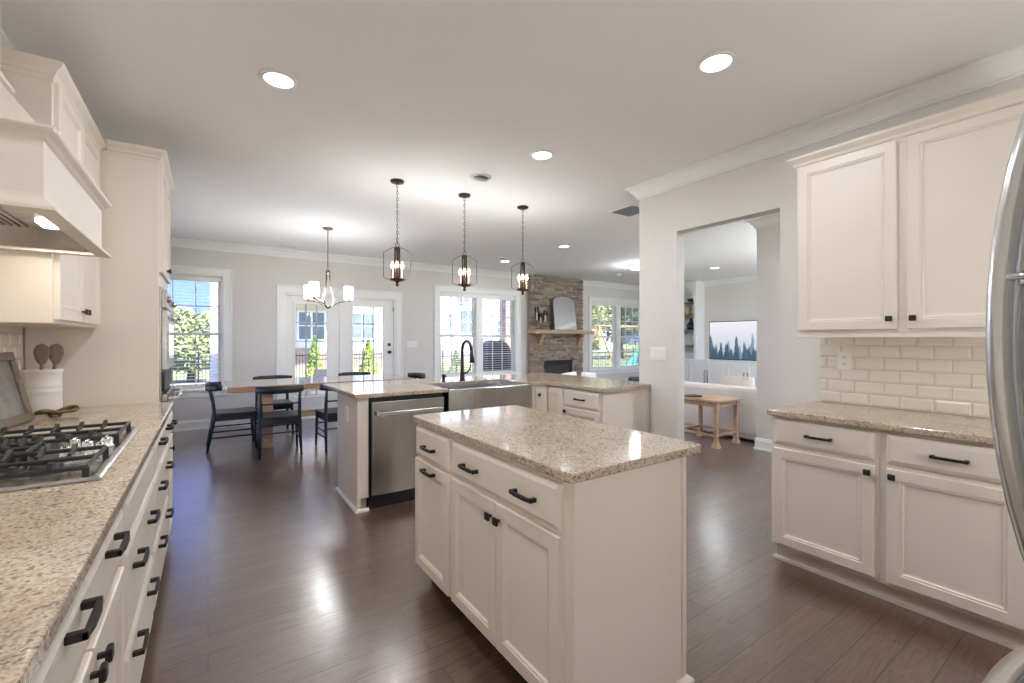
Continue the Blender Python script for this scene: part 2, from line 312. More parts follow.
# ------------------------------------------------------------------ mesh helper
class MB:
    def __init__(self):
        self.bm = bmesh.new(); self.M = Matrix.Identity(4)
    def at(self, M): self.M = M; return self
    def v(self, p): return self.bm.verts.new(self.M @ Vector(p))
    def f(self, vs, smooth=False):
        try:
            fc = self.bm.faces.new(vs); fc.smooth = smooth; return fc
        except ValueError: return None
    def box(self, x0, x1, y0, y1, z0, z1, bev=0.):
        x0, x1 = min(x0, x1), max(x0, x1); y0, y1 = min(y0, y1), max(y0, y1); z0, z1 = min(z0, z1), max(z0, z1)
        vs = [self.v((x, y, z)) for z in (z0, z1) for y in (y0, y1) for x in (x0, x1)]
        fs = [self.f([vs[i] for i in q]) for q in ((0, 2, 3, 1), (4, 5, 7, 6), (0, 1, 5, 4), (2, 6, 7, 3), (0, 4, 6, 2), (1, 3, 7, 5))]
        if bev:
            es = list({e for fc in fs for e in fc.edges})
            bmesh.ops.bevel(self.bm, geom=es, offset=bev, segments=2 if bev > .006 else 1, affect='EDGES', profile=.5)
        return self
    def prism(self, poly, z0, z1, axis='z', bev=0.):
        def P(a, b, c): return {'z': (a, b, c), 'y': (a, c, b), 'x': (c, a, b)}[axis]
        lo = [self.v(P(a, b, z0)) for a, b in poly]; hi = [self.v(P(a, b, z1)) for a, b in poly]
        fs = [self.f(lo[::-1]), self.f(hi)]
        n = len(poly)
        for i in range(n): fs.append(self.f([lo[i], lo[(i + 1) % n], hi[(i + 1) % n], hi[i]]))
        fs = [x for x in fs if x]
        bmesh.ops.recalc_face_normals(self.bm, faces=fs)
        if bev:
            es = list({e for fc in fs[:2] for e in fc.edges})
            bmesh.ops.bevel(self.bm, geom=es, offset=bev, segments=2, affect='EDGES', profile=.5)
        return self
    def tube(self, pts, r, seg=8, close=False, caps=True):
        pts = [Vector(p) for p in pts]; n = len(pts)
        rs = r if isinstance(r, (list, tuple)) else [r] * n
        rings = []; up = None
        for i, p in enumerate(pts):
            if close: d = pts[(i + 1) % n] - pts[i - 1]
            else: d = pts[min(i + 1, n - 1)] - pts[max(i - 1, 0)]
            d.normalize()
            if up is None:
                up = Vector((0, 0, 1)) if abs(d.z) < .9 else Vector((1, 0, 0))
            a = d.cross(up)
            if a.length < 1e-5: a = d.cross(Vector((0, 1, 0)))
            a.normalize(); b2 = a.cross(d); up = b2
            rings.append([self.v(p + (a * math.cos(2 * PI * k / seg) + b2 * math.sin(2 * PI * k / seg)) * rs[i]) for k in range(seg)])
        m = n if close else n - 1
        for i in range(m):
            A, B = rings[i], rings[(i + 1) % n]
            for k in range(seg): self.f([A[k], A[(k + 1) % seg], B[(k + 1) % seg], B[k]], True)
        if caps and not close:
            self.f(rings[0][::-1]); self.f(rings[-1])
        return self
    def lathe(self, prof, c=(0, 0, 0), seg=20, smooth=True, a0=0., a1=2 * PI, cap=True):
        full = abs(a1 - a0 - 2 * PI) < 1e-6
        N = seg if full else seg + 1
        rings = []
        for r, z in prof:
            rings.append([self.v((c[0] + r * math.cos(a0 + (a1 - a0) * k / seg), c[1] + r * math.sin(a0 + (a1 - a0) * k / seg), c[2] + z)) for k in range(N)])
        for A, B in zip(rings, rings[1:]):
            for k in range(seg):
                self.f([A[k], A[(k + 1) % N], B[(k + 1) % N], B[k]], smooth)
        if cap and full:
            if prof[0][0] > 1e-4: self.f(rings[0][::-1])
            if prof[-1][0] > 1e-4: self.f(rings[-1])
        return self
    def ball(self, c, r, seg=12, rings=8, sz=1.):
        return self.lathe([(max(1e-4, r * math.sin(PI * i / rings)), -r * sz * math.cos(PI * i / rings)) for i in range(rings + 1)], c, seg, cap=False)
    def rings(self, x0, x1, z0, z1, prof, y=0.):
        """a panelled front in the xz plane facing -y: prof = (inset, height) from the outside inwards"""
        L = []
        for ins, h in prof:
            L.append([self.v(p) for p in ((x0 + ins, y - h, z0 + ins), (x1 - ins, y - h, z0 + ins), (x1 - ins, y - h, z1 - ins), (x0 + ins, y - h, z1 - ins))])
        for A, B in zip(L, L[1:]):
            for k in range(4): self.f([A[k], A[(k + 1) % 4], B[(k + 1) % 4], B[k]])
        self.f(L[-1]); self.f(L[0][::-1])
        return self
    def sweep(self, prof, path, up=(0, 0, 1), close=False):
        """profile (out, z) swept along a plan polyline (x, y); out is to the right of travel"""
        n = len(path); P = [Vector((a, b, 0)) for a, b in path]; rings = []
        for i in range(n):
            if close or 0 < i < n - 1:
                d0 = (P[i] - P[i - 1]).normalized(); d1 = (P[(i + 1) % n] - P[i]).normalized()
            elif i == 0: d0 = d1 = (P[1] - P[0]).normalized()
            else: d0 = d1 = (P[-1] - P[-2]).normalized()
            n0 = Vector((d0.y, -d0.x, 0)); n1 = Vector((d1.y, -d1.x, 0))
            b = (n0 + n1); b = b / max(.2, (1 + n0.dot(n1)))
            rings.append([self.v((P[i].x + b.x * o, P[i].y + b.y * o, z)) for o, z in prof])
        m = n if close else n - 1; k2 = len(prof); fs = []
        for i in range(m):
            A, B = rings[i], rings[(i + 1) % n]
            for k in range(k2): fs.append(self.f([A[k], A[(k + 1) % k2], B[(k + 1) % k2], B[k]]))
        if not close: fs += [self.f(rings[0][::-1]), self.f(rings[-1])]
        bmesh.ops.recalc_face_normals(self.bm, faces=[x for x in fs if x])
        return self
    def build(self, name, mat, parent=None, origin=None):
        if origin is not None:
            bmesh.ops.translate(self.bm, verts=self.bm.verts, vec=-Vector(origin))
        me = bpy.data.meshes.new(name); self.bm.to_mesh(me); self.bm.free()
        me.materials.append(MATS[mat] if isinstance(mat, str) else mat)
        o = bpy.data.objects.new(name, me); COL.objects.link(o)
        if parent is not None: o.parent = parent
        elif origin is not None: o.location = origin
        return o

def tag(o, label=None, cat=None, group=None, kind=None):
    if label: o['label'] = label
    if cat: o['category'] = cat
    if group: o['group'] = group
    if kind: o['kind'] = kind
    return o
def thing(name, label, cat, loc=(0, 0, 0), rz=0., group=None, kind=None):
    o = bpy.data.objects.new(name, None); COL.objects.link(o)
    o.empty_display_size = .1; o.location = loc; o.rotation_euler = (0, 0, rz)
    return tag(o, label, cat, group, kind)
def dup(root, loc, rz, label, group=None):
    r = root.copy(); COL.objects.link(r); r.location = loc; r.rotation_euler = (0, 0, rz)
    tag(r, label, None, group)
    def rec(a, b):
        for ch in list(a.children):
            c = ch.copy(); COL.objects.link(c); c.parent = b; rec(ch, c)
    rec(root, r)
    return r
def struct(o, label=None, cat=None):
    o['kind'] = 'structure'
    return tag(o, label, cat)
R90 = PI / 2

# ------------------------------------------------------------------ setting: shell
XL, XR, YB, YN, CZ = -.90, 3.44, 8.10, -1.0, 2.80
XF = 10.35
struct(MB().box(XL - .15, XF + .15, YN - .15, YB + .15, -.12, 0).build('floor', 'floor_wood'), 'dark brown hardwood plank floor running through kitchen and living room', 'floor')
struct(MB().box(XL - .15, XF + .15, YN - .15, YB + .15, CZ, CZ + .15).build('ceiling', 'ceiling_paint'), 'smooth white ceiling over the whole open room', 'ceiling')
SIDE = (4.75, 7.75, .25, 2.45)          # unseen window added beyond the ovens for more daylight (y0, y1, z0, z1)
NEAR = [(6.2, 9.8, .3, 2.45)]   # unseen near-wall window added to brighten the living room (x0, x1, z0, z1)
w = MB(); w.box(XL - .15, XL, YN, SIDE[0], 0, CZ); w.box(XL - .15, XL, SIDE[1], YB, 0, CZ); w.box(XL - .15, XL, SIDE[0], SIDE[1], 0, SIDE[2]); w.box(XL - .15, XL, SIDE[0], SIDE[1], SIDE[3], CZ)
struct(w.build('wall_left', 'wall_paint'), 'greige left wall behind the range and oven cabinets', 'wall')
w = MB(); x = XL - .15
for (a, b_, z0, z1) in NEAR: w.box(x, a, YN - .15, YN, 0, CZ); w.box(a, b_, YN - .15, YN, 0, z0); w.box(a, b_, YN - .15, YN, z1, CZ); x = b_
w.box(x, XF + .15, YN - .15, YN, 0, CZ)
struct(w.build('wall_near', 'wall_paint'), 'greige wall behind the camera', 'wall')
struct(MB().box(XF, XF + .15, YN, YB, 0, CZ).build('wall_living', 'wall_paint'), 'pale living room wall behind the television', 'wall')
# kitchen right wall with the cased opening
OY0, OY1, OZ = 1.575, 2.440, 2.295
w = MB(); w.box(XR, XR + .11, YN, OY0, 0, CZ); w.box(XR, XR + .11, OY1, 2.855, 0, CZ); w.box(XR, XR + .11, OY0, OY1, OZ, CZ)
struct(w.build('wall_right', 'wall_paint'), 'beige kitchen wall with square opening to the hall', 'wall')
struct(MB().box(5.53, 5.65, YN, 2.80, 0, CZ).build('wall_hall', 'wall_paint'), 'short pale wall seen through the opening beside the sofa', 'wall')
# back wall with holes:  (x0,x1,z0,z1)
HOLES = [(-.77, .19, .60, 2.30), (1.04, 2.90, 0, 2.10), (3.79, 5.64, .60, 2.30), (7.96, 9.94, .58, 2.30)]
w = MB(); x = XL
for (a, b_, z0, z1) in HOLES:
    w.box(x, a, YB, YB + .15, 0, CZ)
    if z0 > 0: w.box(a, b_, YB, YB + .15, 0, z0)
    w.box(a, b_, YB, YB + .15, z1, CZ); x = b_
w.box(x, XF, YB, YB + .15, 0, CZ)
struct(w.build('wall_back', 'wall_paint'), 'greige back wall with windows and french doors', 'wall')

CROWN = [(0, CZ), (.095, CZ), (.095, CZ - .014), (.084, CZ - .022), (.07, CZ - .03), (.05, CZ - .055), (.03, CZ - .082), (.022, CZ - .094), (.022, CZ - .104), (.012, CZ - .108), (.012, CZ - .118), (0, CZ - .118)]
BASE = [(0, 0), (.028, 0), (.028, .018), (.016, .022), (.016, .11), (.010, .125), (.010, .135), (0, .14)]
def trim(name, prof, path, label):
    struct(MB().sweep(prof, path).build(name, 'trim_paint'), label, 'trim')
trim('trim_1', CROWN, [(XL, YN), (XL, YB), (5.93, YB)], 'white crown moulding along left wall and back wall')
trim('trim_2', CROWN, [(7.54, YB), (XF, YB), (XF, 7.7)], 'white crown moulding over the window right of the fireplace')
trim('trim_3', CROWN, [(XR + .11, YN), (XR + .11, 2.855), (XR, 2.855), (XR, YN)], 'white crown moulding along the kitchen wall over the opening')
trim('trim_4', CROWN, [(5.53, YN), (5.53, 2.80), (5.65, 2.80), (5.65, YN)][::-1], 'white crown moulding on the hall wall end')
trim('trim_5', CROWN, [(XF, 6.53), (XF, YN)], 'white crown moulding over the television')
trim('baseboard_back', BASE, [(XL, YB), (.93, YB)], 'white baseboard under the left window')
trim('baseboard_middle', BASE, [(3.02, YB), (5.90, YB)], 'white baseboard behind the sink counter')
trim('baseboard_right', BASE, [(7.56, YB), (9.9, YB)], 'white baseboard right of the fireplace')
trim('baseboard_left', BASE, [(XL, 4.60), (XL, YB)], 'white baseboard beyond the oven cabinet')
trim('baseboard_hall', BASE, [(5.65, YN), (5.65, 2.80), (5.53, 2.80), (5.53, YN)], 'white baseboard on the hall wall seen through the opening')
trim('baseboard_opening', BASE, [(XR, 1.36), (XR, OY0), (XR + .11, OY0), (XR + .11, YN)][::-1], 'white baseboard beside the kitchen opening')

# ------------------------------------------------------------------ windows, blinds, french doors
def portal(x0, x1, z0, z1, name):
    l = bpy.data.lights.new(name, 'AREA'); l.shape = 'RECTANGLE'; l.size = x1 - x0; l.size_y = z1 - z0
    l.cycles.is_portal = True
    o = bpy.data.objects.new(name, l); COL.objects.link(o)
    o.location = ((x0 + x1) / 2, YB + .17, (z0 + z1) / 2); o.rotation_euler = (-PI / 2, 0, 0)

def casing(mb, x0, x1, z0, z1, w=.105, sill=True):
    t = .02
    y1 = YB
    mb.box(x0 - w, x0, y1 - t, y1, z0, z1 + w, .003); mb.box(x1, x1 + w, y1 - t, y1, z0, z1 + w, .003)
    mb.box(x0, x1, y1 - t, y1, z1, z1 + w, .003)
    mb.box(x0 - w - .012, x0 - w + .012, y1 - t - .012, y1, z0, z1 + w, .003); mb.box(x1 + w - .012, x1 + w + .012, y1 - t - .012, y1, z0, z1 + w, .003)
    mb.box(x0 - w - .012, x1 + w + .012, y1 - t - .012, y1, z1 + w - .012, z1 + w + .012, .003)
    return mb

def window(n, x0, x1, z0, z1, units, label, cat='window'):
    W = thing('window_%d' % n, label, cat, (0, 0, 0), kind='structure')
    casing(MB(), x0, x1, z0, z1).build('casing', 'trim_paint', W)
    s = MB(); s.box(x0 - .14, x1 + .14, YB - .06, YB + .05, z0 - .03, z0, .004); s.box(x0 - .105, x1 + .105, YB - .018, YB, z0 - .12, z0 - .03, .003)
    s.build('sill', 'trim_paint', W)
    j = MB()
    j.box(x0, x0 + .02, YB, YB + .15, z0, z1); j.box(x1 - .02, x1, YB, YB + .15, z0, z1); j.box(x0, x1, YB, YB + .15, z1 - .02, z1); j.box(x0, x1, YB, YB + .15, z0, z0 + .02)
    for (a, b_) in zip(units, units[1:]): j.box(a[1], b_[0], YB + .01, YB + .14, z0, z1)
    j.build('jamb', 'trim_paint', W)
    zm = (z0 + z1) / 2 - .03
    for (a, b_) in units:
        fr = MB(); g = .045; gl = MB()
        for (s0, s1, y) in ((z0 + .02, zm + .022, YB + .085), (zm - .022, z1 - .02, YB + .12)):
            fr.box(a, a + g, y - .017, y + .017, s0, s1); fr.box(b_ - g, b_, y - .017, y + .017, s0, s1)
            fr.box(a + g, b_ - g, y - .017, y + .017, s0, s0 + g); fr.box(a + g, b_ - g, y - .017, y + .017, s1 - g, s1)
            for k in (1, 2):
                xx = a + g + (b_ - a - 2 * g) * k / 3; fr.box(xx - .008, xx + .008, y - .008, y + .008, s0 + g, s1 - g)
            zz = (s0 + s1) / 2; fr.box(a + g, b_ - g, y - .008, y + .008, zz - .008, zz + .008)
            gl.box(a + g, b_ - g, y - .002, y + .002, s0 + g, s1 - g)
        f = fr.build('sash', 'trim_paint', W); gl.build('pane', 'window_glass', f)
    portal(x0, x1, z0, z1, 'window_portal')
    return W

window(1, -.77, .19, .60, 2.30, [(-.75, .17)], 'white single window with grid panes on the far left')
window(2, 3.79, 5.64, .60, 2.30, [(3.81, 4.64), (4.79, 5.62)], 'white double window behind the sink faucet')
window(3, 7.96, 9.94, .58, 2.30, [(7.98, 8.87), (9.03, 9.92)], 'white double window right of the stone fireplace')

def added_window(n, M, wd, z0, z1, label):  # for the unseen windows added to let in extra daylight
    # local x along the wall, y outwards
    W = thing('window_%d' % n, label, 'window', (0, 0, 0), kind='structure')
    f = MB().at(M); g = .05; k = max(1, round(wd / .75))
    f.box(-.1, 0, -.02, 0, z0 - .1, z1 + .1); f.box(wd, wd + .1, -.02, 0, z0 - .1, z1 + .1); f.box(0, wd, -.02, 0, z1, z1 + .1); f.box(0, wd, -.02, 0, z0 - .1, z0)
    f.box(0, wd, .05, .1, z0, z0 + g); f.box(0, wd, .05, .1, z1 - g, z1)
    for i in range(k + 1): xx = g / 2 + (wd - g) * i / k; f.box(xx - g / 2, xx + g / 2, .05, .1, z0 + g, z1 - g)
    f.build('frame', 'trim_paint', W)
    MB().at(M).box(g, wd - g, .073, .077, z0 + g, z1 - g).build('pane', 'window_glass', W)
    l = bpy.data.lights.new('window_portal', 'AREA'); l.shape = 'RECTANGLE'; l.size = wd; l.size_y = z1 - z0; l.cycles.is_portal = True
    o = bpy.data.objects.new('window_portal', l); COL.objects.link(o)
    o.matrix_world = M @ Matrix.Translation((wd / 2, .16, (z0 + z1) / 2)) @ Matrix.Rotation(-R90, 4, 'X')
R90 = PI / 2
added_window(4, Matrix.Translation((XL, SIDE[0], 0)) @ Matrix.Rotation(R90, 4, 'Z'), SIDE[1] - SIDE[0], SIDE[2], SIDE[3], 'added white window, unseen on the left wall beyond the oven cabinet')
for i, q in enumerate(NEAR): added_window(5 + i, Matrix.Translation((q[1], YN, 0)) @ Matrix.Rotation(PI, 4, 'Z'), q[1] - q[0], q[2], q[3], 'added wide white window at the unseen end of the living room')

def blind(x0, x1, z0, z1, label):
    B = thing('window_blind', label, 'blind', ((x0 + x1) / 2, YB + .04, z1), group='white horizontal blinds in the back windows')
    hw = (x1 - x0) / 2 - .006; H_ = z1 - z0
    MB().box(-hw, hw, -.028, .028, -.075, -.002, .004).build('headrail', 'white_plastic', B)
    s = MB(); n = int((H_ - .12) / .048)
    for k in range(n):
        z = -.10 - k * .048
        s.at(Matrix.Translation((0, 0, z)) @ Matrix.Rotation(math.radians(7), 4, 'X')).box(-hw, hw, -.024, .024, -.0012, .0012)
    s.build('slats', 'white_plastic', B)
    MB().box(-hw, hw, -.022, .022, -H_ + .006, -H_ + .022, .003).build('bottom_rail', 'white_plastic', B)
    c = MB()
    for xx in (-hw * .7, hw * .7): c.tube([(xx, -.026, -.07), (xx, -.026, -H_ + .01)], .0012, 5); c.tube([(xx, .026, -.07), (xx, .026, -H_ + .01)], .0012, 5)
    c.build('ladder_cord', 'white_plastic', B)
blind(-.75, .17, .62, 2.28, 'white open slat blind in the window nearest the ovens')
blind(3.81, 4.64, .62, 2.28, 'white open slat blind left half of sink window')
blind(4.79, 5.62, .62, 2.28, 'white open slat blind right half of sink window before dark grill')
blind(7.98, 8.87, .60, 2.28, 'white open slat blind in the window half touching the fireplace')
blind(9.03, 9.92, .60, 2.28, 'white open slat blind in the window half showing teal slide')

D = thing('door_1', 'white french doors with grid glass panes between the windows', 'door', (0, 0, 0), kind='structure')
casing(MB(), 1.04, 2.90, 0, 2.10, .115).build('casing', 'trim_paint', D)
j = MB(); j.box(1.04, 1.07, YB, YB + .15, 0, 2.10); j.box(2.87, 2.90, YB, YB + .15, 0, 2.10); j.box(1.04, 2.90, YB, YB + .15, 2.07, 2.10); j.box(1.90, 1.98, YB + .01, YB + .14, 0, 2.07); j.box(1.04, 2.90, YB, YB + .15, 0, .025)
j.build('jamb', 'trim_paint', D)
for (a, b_, g0, g1) in ((1.072, 1.898, 1.20, 1.70), (1.982, 2.868, 2.135, 2.685)):
    s = MB(); y0, y1 = YB + .05, YB + .095; z0, z1 = .38, 1.93
    s.box(a, g0, y0, y1, .03, 2.065); s.box(g1, b_, y0, y1, .03, 2.065); s.box(g0, g1, y0, y1, .03, z0); s.box(g0, g1, y0, y1, z1, 2.065)
    s.box(g0 - .03, g0, y0 - .012, y0, z0 - .03, z1 + .03, .003); s.box(g1, g1 + .03, y0 - .012, y0, z0 - .03, z1 + .03, .003); s.box(g0, g1, y0 - .012, y0, z1, z1 + .03, .003); s.box(g0, g1, y0 - .012, y0, z0 - .03, z0, .003)
    sl_ = s.build('door_leaf', 'trim_paint', D)
    gr = MB()
    for k in (1, 2): xx = g0 + (g1 - g0) * k / 3; gr.box(xx - .009, xx + .009, YB + .06, YB + .085, z0, z1)
    for k in range(1, 5): zz = z0 + (z1 - z0) * k / 5; gr.box(g0, g1, YB + .06, YB + .085, zz - .009, zz + .009)
    gr.build('grid', 'vent_grey', sl_)
    MB().box(g0, g1, YB + .071, YB + .074, z0, z1).build('pane', 'window_glass', sl_)
    if a > 1.5:
        for zz in (1.245, 1.105):
            k = MB().at(Matrix.Translation((2.79, YB + .05, zz)) @ Matrix.Rotation(R90, 4, 'X'))
            k.lathe([(.030, 0), (.030, .008), (.012, .012), (.012, .03), (.026, .036), (.030, .048), (.022, .058), (.001, .06)] if zz < 1.2 else [(.030, 0), (.030, .012), (.024, .018), (.001, .019)], seg=16)
            k.build('door_knob' if zz < 1.2 else 'deadbolt', 'black_metal', sl_)
        MB().box(2.862, 2.878, YB + .03, YB + .05, 1.86, 1.94, .002).build('hinge', 'bronze', sl_)
portal(1.04, 2.90, .3, 2.1, 'door_portal')

# ------------------------------------------------------------------ cabinet builders (local: x to the right, front faces -y, z up)
DOOR = [(0, 0), (0, .016), (.003, .020), (.050, .020), (.054, .016), (.060, .017), (.066, .0105), (.076, .009)]
DRAWER = [(0, 0), (0, .011), (.004, .014), (.020, .020)]
def pull(mb, x, z, y=-.02, L=.115, vertical=False):
    pts = []
    for k in range(7):
        s = -1 + 2 * k / 6.0
        pts.append((s * L / 2, -.026 - .006 * (1 - s * s)))
    def bx(a0, a1, y0, y1, b0, b1):
        if vertical: mb.box(x + b0, x + b1, y + y0, y + y1, z + a0, z + a1, .0015)
        else: mb.box(x + a0, x + a1, y + y0, y + y1, z + b0, z + b1, .0015)
    for s in (-1, 1): bx(s * L / 2 - .0075, s * L / 2 + .0075, -.03, 0, -.0075, .0075)
    prof = [(-L / 2 - .0075, -.022), (L / 2 + .0075, -.022), (L / 2 + .0075, -.029), (L / 4, -.034), (-L / 4, -.034), (-L / 2 - .0075, -.029)]
    if vertical:
        mb.prism([(y + b_, z + a) for a, b_ in prof], x - .0065, x + .0065, 'x', .001)
    else:
        mb.prism([(x + a, y + b_) for a, b_ in prof], z - .0065, z + .0065, 'z', .001)
def knob(mb, x, z, y=-.02):
    mb.box(x - .005, x + .005, y - .016, y, z - .005, z + .005)
    mb.box(x - .015, x + .015, y - .026, y - .014, z - .015, z + .015, .003)
def front(parent, kind, x0, x1, z0, z1, hw=None, y=0., mat='cabinet_paint'):
    p = DOOR if kind == 'door' else DRAWER
    d = MB().rings(x0, x1, z0, z1, p, y).build(kind, mat, parent)
    for h in (hw or []):
        m = MB()
        if h[0] == 'pull': pull(m, h[1], h[2], y - .02); m.build('pull', 'bronze', d)
        elif h[0] == 'bar': pull(m, h[1], h[2], y - .02, .16, True); m.build('pull', 'bronze', d)
        else: knob(m, h[1], h[2], y - .02); m.build('knob', 'bronze', d)
    return d
def base_body(t, w_, depth, toe_mat='cabinet_paint', h=.879, left_full=False):
    MB().box(0, w_, 0, depth, .10, h, .002).build('body', 'cabinet_paint', t)
    MB().box(.0, w_, .065, depth, 0, .10).build('toe_kick', toe_mat, t)

# ------------------------------------------------------------------ island
I = thing('kitchen_island', 'cream painted kitchen island with dark pulls in the foreground', 'island', (.955, 2.322, 0), -R90)
# local x = -Y, y = +X ; size 1.262 x .648
LI, DI = 1.262, .588
b0 = MB(); b0.box(0, LI, 0, DI, .10, .879, .002)
b0.build('body', 'cabinet_paint', I)
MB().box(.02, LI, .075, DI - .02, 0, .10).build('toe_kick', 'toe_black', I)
e = MB(); e.box(LI, LI + .006, .028, DI - .028, .0, .879); e.box(LI - .003, LI + .010, DI - .028, DI, 0, .879, .002); e.box(LI, LI + .010, 0, .026, .10, .879, .002); e.box(LI - .003, LI + .010, .075, DI + .0, 0, .02)
e.build('end_panel', 'cabinet_paint', I)
MB().sweep([(0, 0), (.022, 0), (.020, .010), (.012, .018), (0, .022)], [(LI + .010, .07), (LI + .010, DI), (0, DI)]).build('base_molding', 'cabinet_paint', I)
front(I, 'drawer', .012, .412, .705, .862, [('pull', .212, .775)])
front(I, 'drawer', .446, 1.222, .705, .862, [('pull', .64, .778), ('pull', 1.04, .778)])
front(I, 'door', .012, .412, .115, .690, [('pull', .212, .655)])
front(I, 'door', .446, .833, .115, .690, [('knob', .805, .628)])
front(I, 'door', .837, 1.222, .115, .690, [('knob', .866, .628)])

def slab(name, label, x0, x1, y0, y1, z=.914, th=.034, origin=None):
    m = MB(); r = .02
    poly = []
    for cx, cy, a in ((x0 + r, y0 + r, PI), (x1 - r, y0 + r, 1.5 * PI), (x1 - r, y1 - r, 0), (x0 + r, y1 - r, .5 * PI)):
        for k in range(4): poly.append((cx + r * math.cos(a + k * PI / 6), cy + r * math.sin(a + k * PI / 6)))
    m.prism(poly, z - th, z, 'z', .005)
    return tag(m.build(name, 'granite', None, ((x0 + x1) / 2, (y0 + y1) / 2, z - th)), label, 'countertop')
slab('granite_countertop', 'polished speckled granite slab topping the foreground island', .930, 1.632, 1.036, 2.348)

# ------------------------------------------------------------------ right run
t = thing('base_cabinet', 'cream base cabinet under right counter, farther of the two', 'cabinet', (2.81, 1.335, 0), -R90, 'right wall base cabinets')
base_body(t, .525, .62)
MB().sweep([(0, 0), (.018, 0), (.016, .014), (.006, .02), (0, .02)], [(0, .62), (0, .065), (.525, .065)]).build('base_molding', 'cabinet_paint', t)
front(t, 'drawer', .02, .505, .715, .858, [('pull', .26, .788)])
front(t, 'door', .02, .505, .125, .690, [('knob', .482, .655)])
t = thing('base_cabinet', 'cream base cabinet under right counter, beside the refrigerator handle', 'cabinet', (2.81, .809, 0), -R90, 'right wall base cabinets')
base_body(t, .52, .62)
MB().sweep([(0, 0), (.018, 0), (.016, .014), (.006, .02), (0, .02)], [(.0, .065), (.52, .065)]).build('base_molding', 'cabinet_paint', t)
front(t, 'drawer', .03, .49, .715, .858, [('pull', .26, .788)])
front(t, 'door', .03, .49, .125, .690, [('knob', .055, .655)])
slab('granite_countertop', 'polished speckled granite counter along the right wall below tiles', 2.775, XR - .008, .285, 1.352)

def crown_cab(mb, path, z):
    prof = [(0, z - .02), (.004, z - .02), (.006, z), (.014, z + .008), (.018, z + .022), (.040, z + .044), (.044, z + .050), (.044, z + .06), (0, z + .06)]
    mb.sweep(prof, path)
t = thing('upper_cabinet', 'cream two door wall cabinet above the right counter', 'cabinet', (3.105, 1.318, 1.372), -R90)
MB().box(0, 1.03, 0, .328, 0, 1.06, .002).build('body', 'cabinet_paint', t)
front(t, 'door', .015, .500, .018, 1.045, [('knob', .472, .075)])
front(t, 'door', .545, 1.015, .018, 1.045, [('knob', .572, .075)])
m = MB(); crown_cab(m, [(1.03, -.0), (0, -.0), (0, .328)][::-1], 1.05); m.build('crown', 'cabinet_paint', t)
m = MB(); m.box(0, 1.03, -.004, .015, -.028, 0, .002); m.build('light_rail', 'cabinet_paint', t)

def tile_field(name, label, w_, h_, loc, rz, rows, x_off=0.):
    t = MB(); g = .0025; L, Hh = .152, h_ / rows
    t.box(0, w_, .0, .006, 0, h_)
    tl = MB()
    for r in range(rows):
        z0, z1 = r * Hh + g / 2, (r + 1) * Hh - g / 2
        x = -x_off - (L / 2 if r % 2 else 0)
        while x < w_:
            a, b_ = max(0, x + g / 2), min(w_, x + L - g / 2)
            if b_ - a > .012: tl.rings(a, b_, z0, z1, [(0, .0), (0, .004), (min(.013, (b_ - a) * .4), .0085)], 0)
            x += L
    o = thing(name, label, 'backsplash', loc, rz, kind='structure')
    t.build('grout', 'grout', o); tl.build('tiles', 'tile_glaze', o)
tile_field('backsplash_right', 'white bevelled subway tile backsplash above right counter', 1.03, .458, (XR - .006, 1.318, .914), -R90, 6, .03)
tile_field('backsplash_left', 'white bevelled subway tile backsplash behind the cooktop', 3.9, .458, (XL + .006, -.15, .914), R90, 6, .05)

# ------------------------------------------------------------------ left run
def lcab(label, y0, y1, fronts):
    t = thing('base_cabinet', label, 'cabinet', (-.215, y0, 0), R90, 'left wall base cabinets')
    base_body(t, y1 - y0 - .001, .64)
    for f_ in fronts: front(t, *f_)
    return t
lcab('white base cabinet with wide drawer over two knobbed doors, nearest on left', .82, 1.68,
     [('drawer', .02, .84, .715, .862, [('pull', .26, .835), ('pull', .61, .835)]), ('door', .02, .425, .115, .690, [('knob', .395, .655)]), ('door', .435, .84, .115, .690, [('knob', .462, .655)])])
lcab('white base cabinet with two deep drawers directly below the cooktop', 1.68, 2.50,
     [('drawer', .02, .80, .735, .862), ('drawer', .02, .80, .42, .715, [('pull', .205, .62), ('pull', .61, .62)]), ('drawer', .02, .80, .115, .40, [('pull', .20, .345), ('pull', .60, .345)])])
lcab('white three drawer base cabinet just past the cooktop', 2.50, 3.42,
     [('drawer', .02, .90, .725, .862, [('pull', .26, .835), ('pull', .69, .835)]), ('drawer', .02, .90, .42, .705, [('pull', .26, .62), ('pull', .69, .62)]), ('drawer', .02, .90, .115, .40, [('pull', .26, .345), ('pull', .69, .345)])])
lcab('narrow white base cabinet touching the tall oven cabinet', 3.42, 3.775,
     [('drawer', .02, .335, .725, .862, [('pull', .18, .80)]), ('door', .02, .335, .115, .705, [('knob', .05, .66)])])
lcab('white base cabinet beside the camera at the near left', -.14, .82, [('door', .02, .47, .115, .862), ('door', .49, .94, .115, .862)])
slab('granite_countertop', 'long speckled granite counter along the left wall holding the cooktop', XL + .008, -.190, -.15, 3.774)

# upper cabinet beyond the hood
t = thing('upper_cabinet', 'cream two door wall cabinet between the hood and oven cabinet', 'cabinet', (-.575, 2.80, 1.405), R90)
MB().box(0, .974, 0, .322, 0, 1.11, .002).build('body', 'cabinet_paint', t)
front(t, 'door', .03, .482, .018, 1.09, [('knob', .455, .075)])
front(t, 'door', .490, .944, .018, 1.09, [('knob', .517, .075)])
m = MB(); crown_cab(m, [(.974, 0), (0, 0), (0, .322)][::-1], 1.10); m.build('crown', 'cabinet_paint', t)

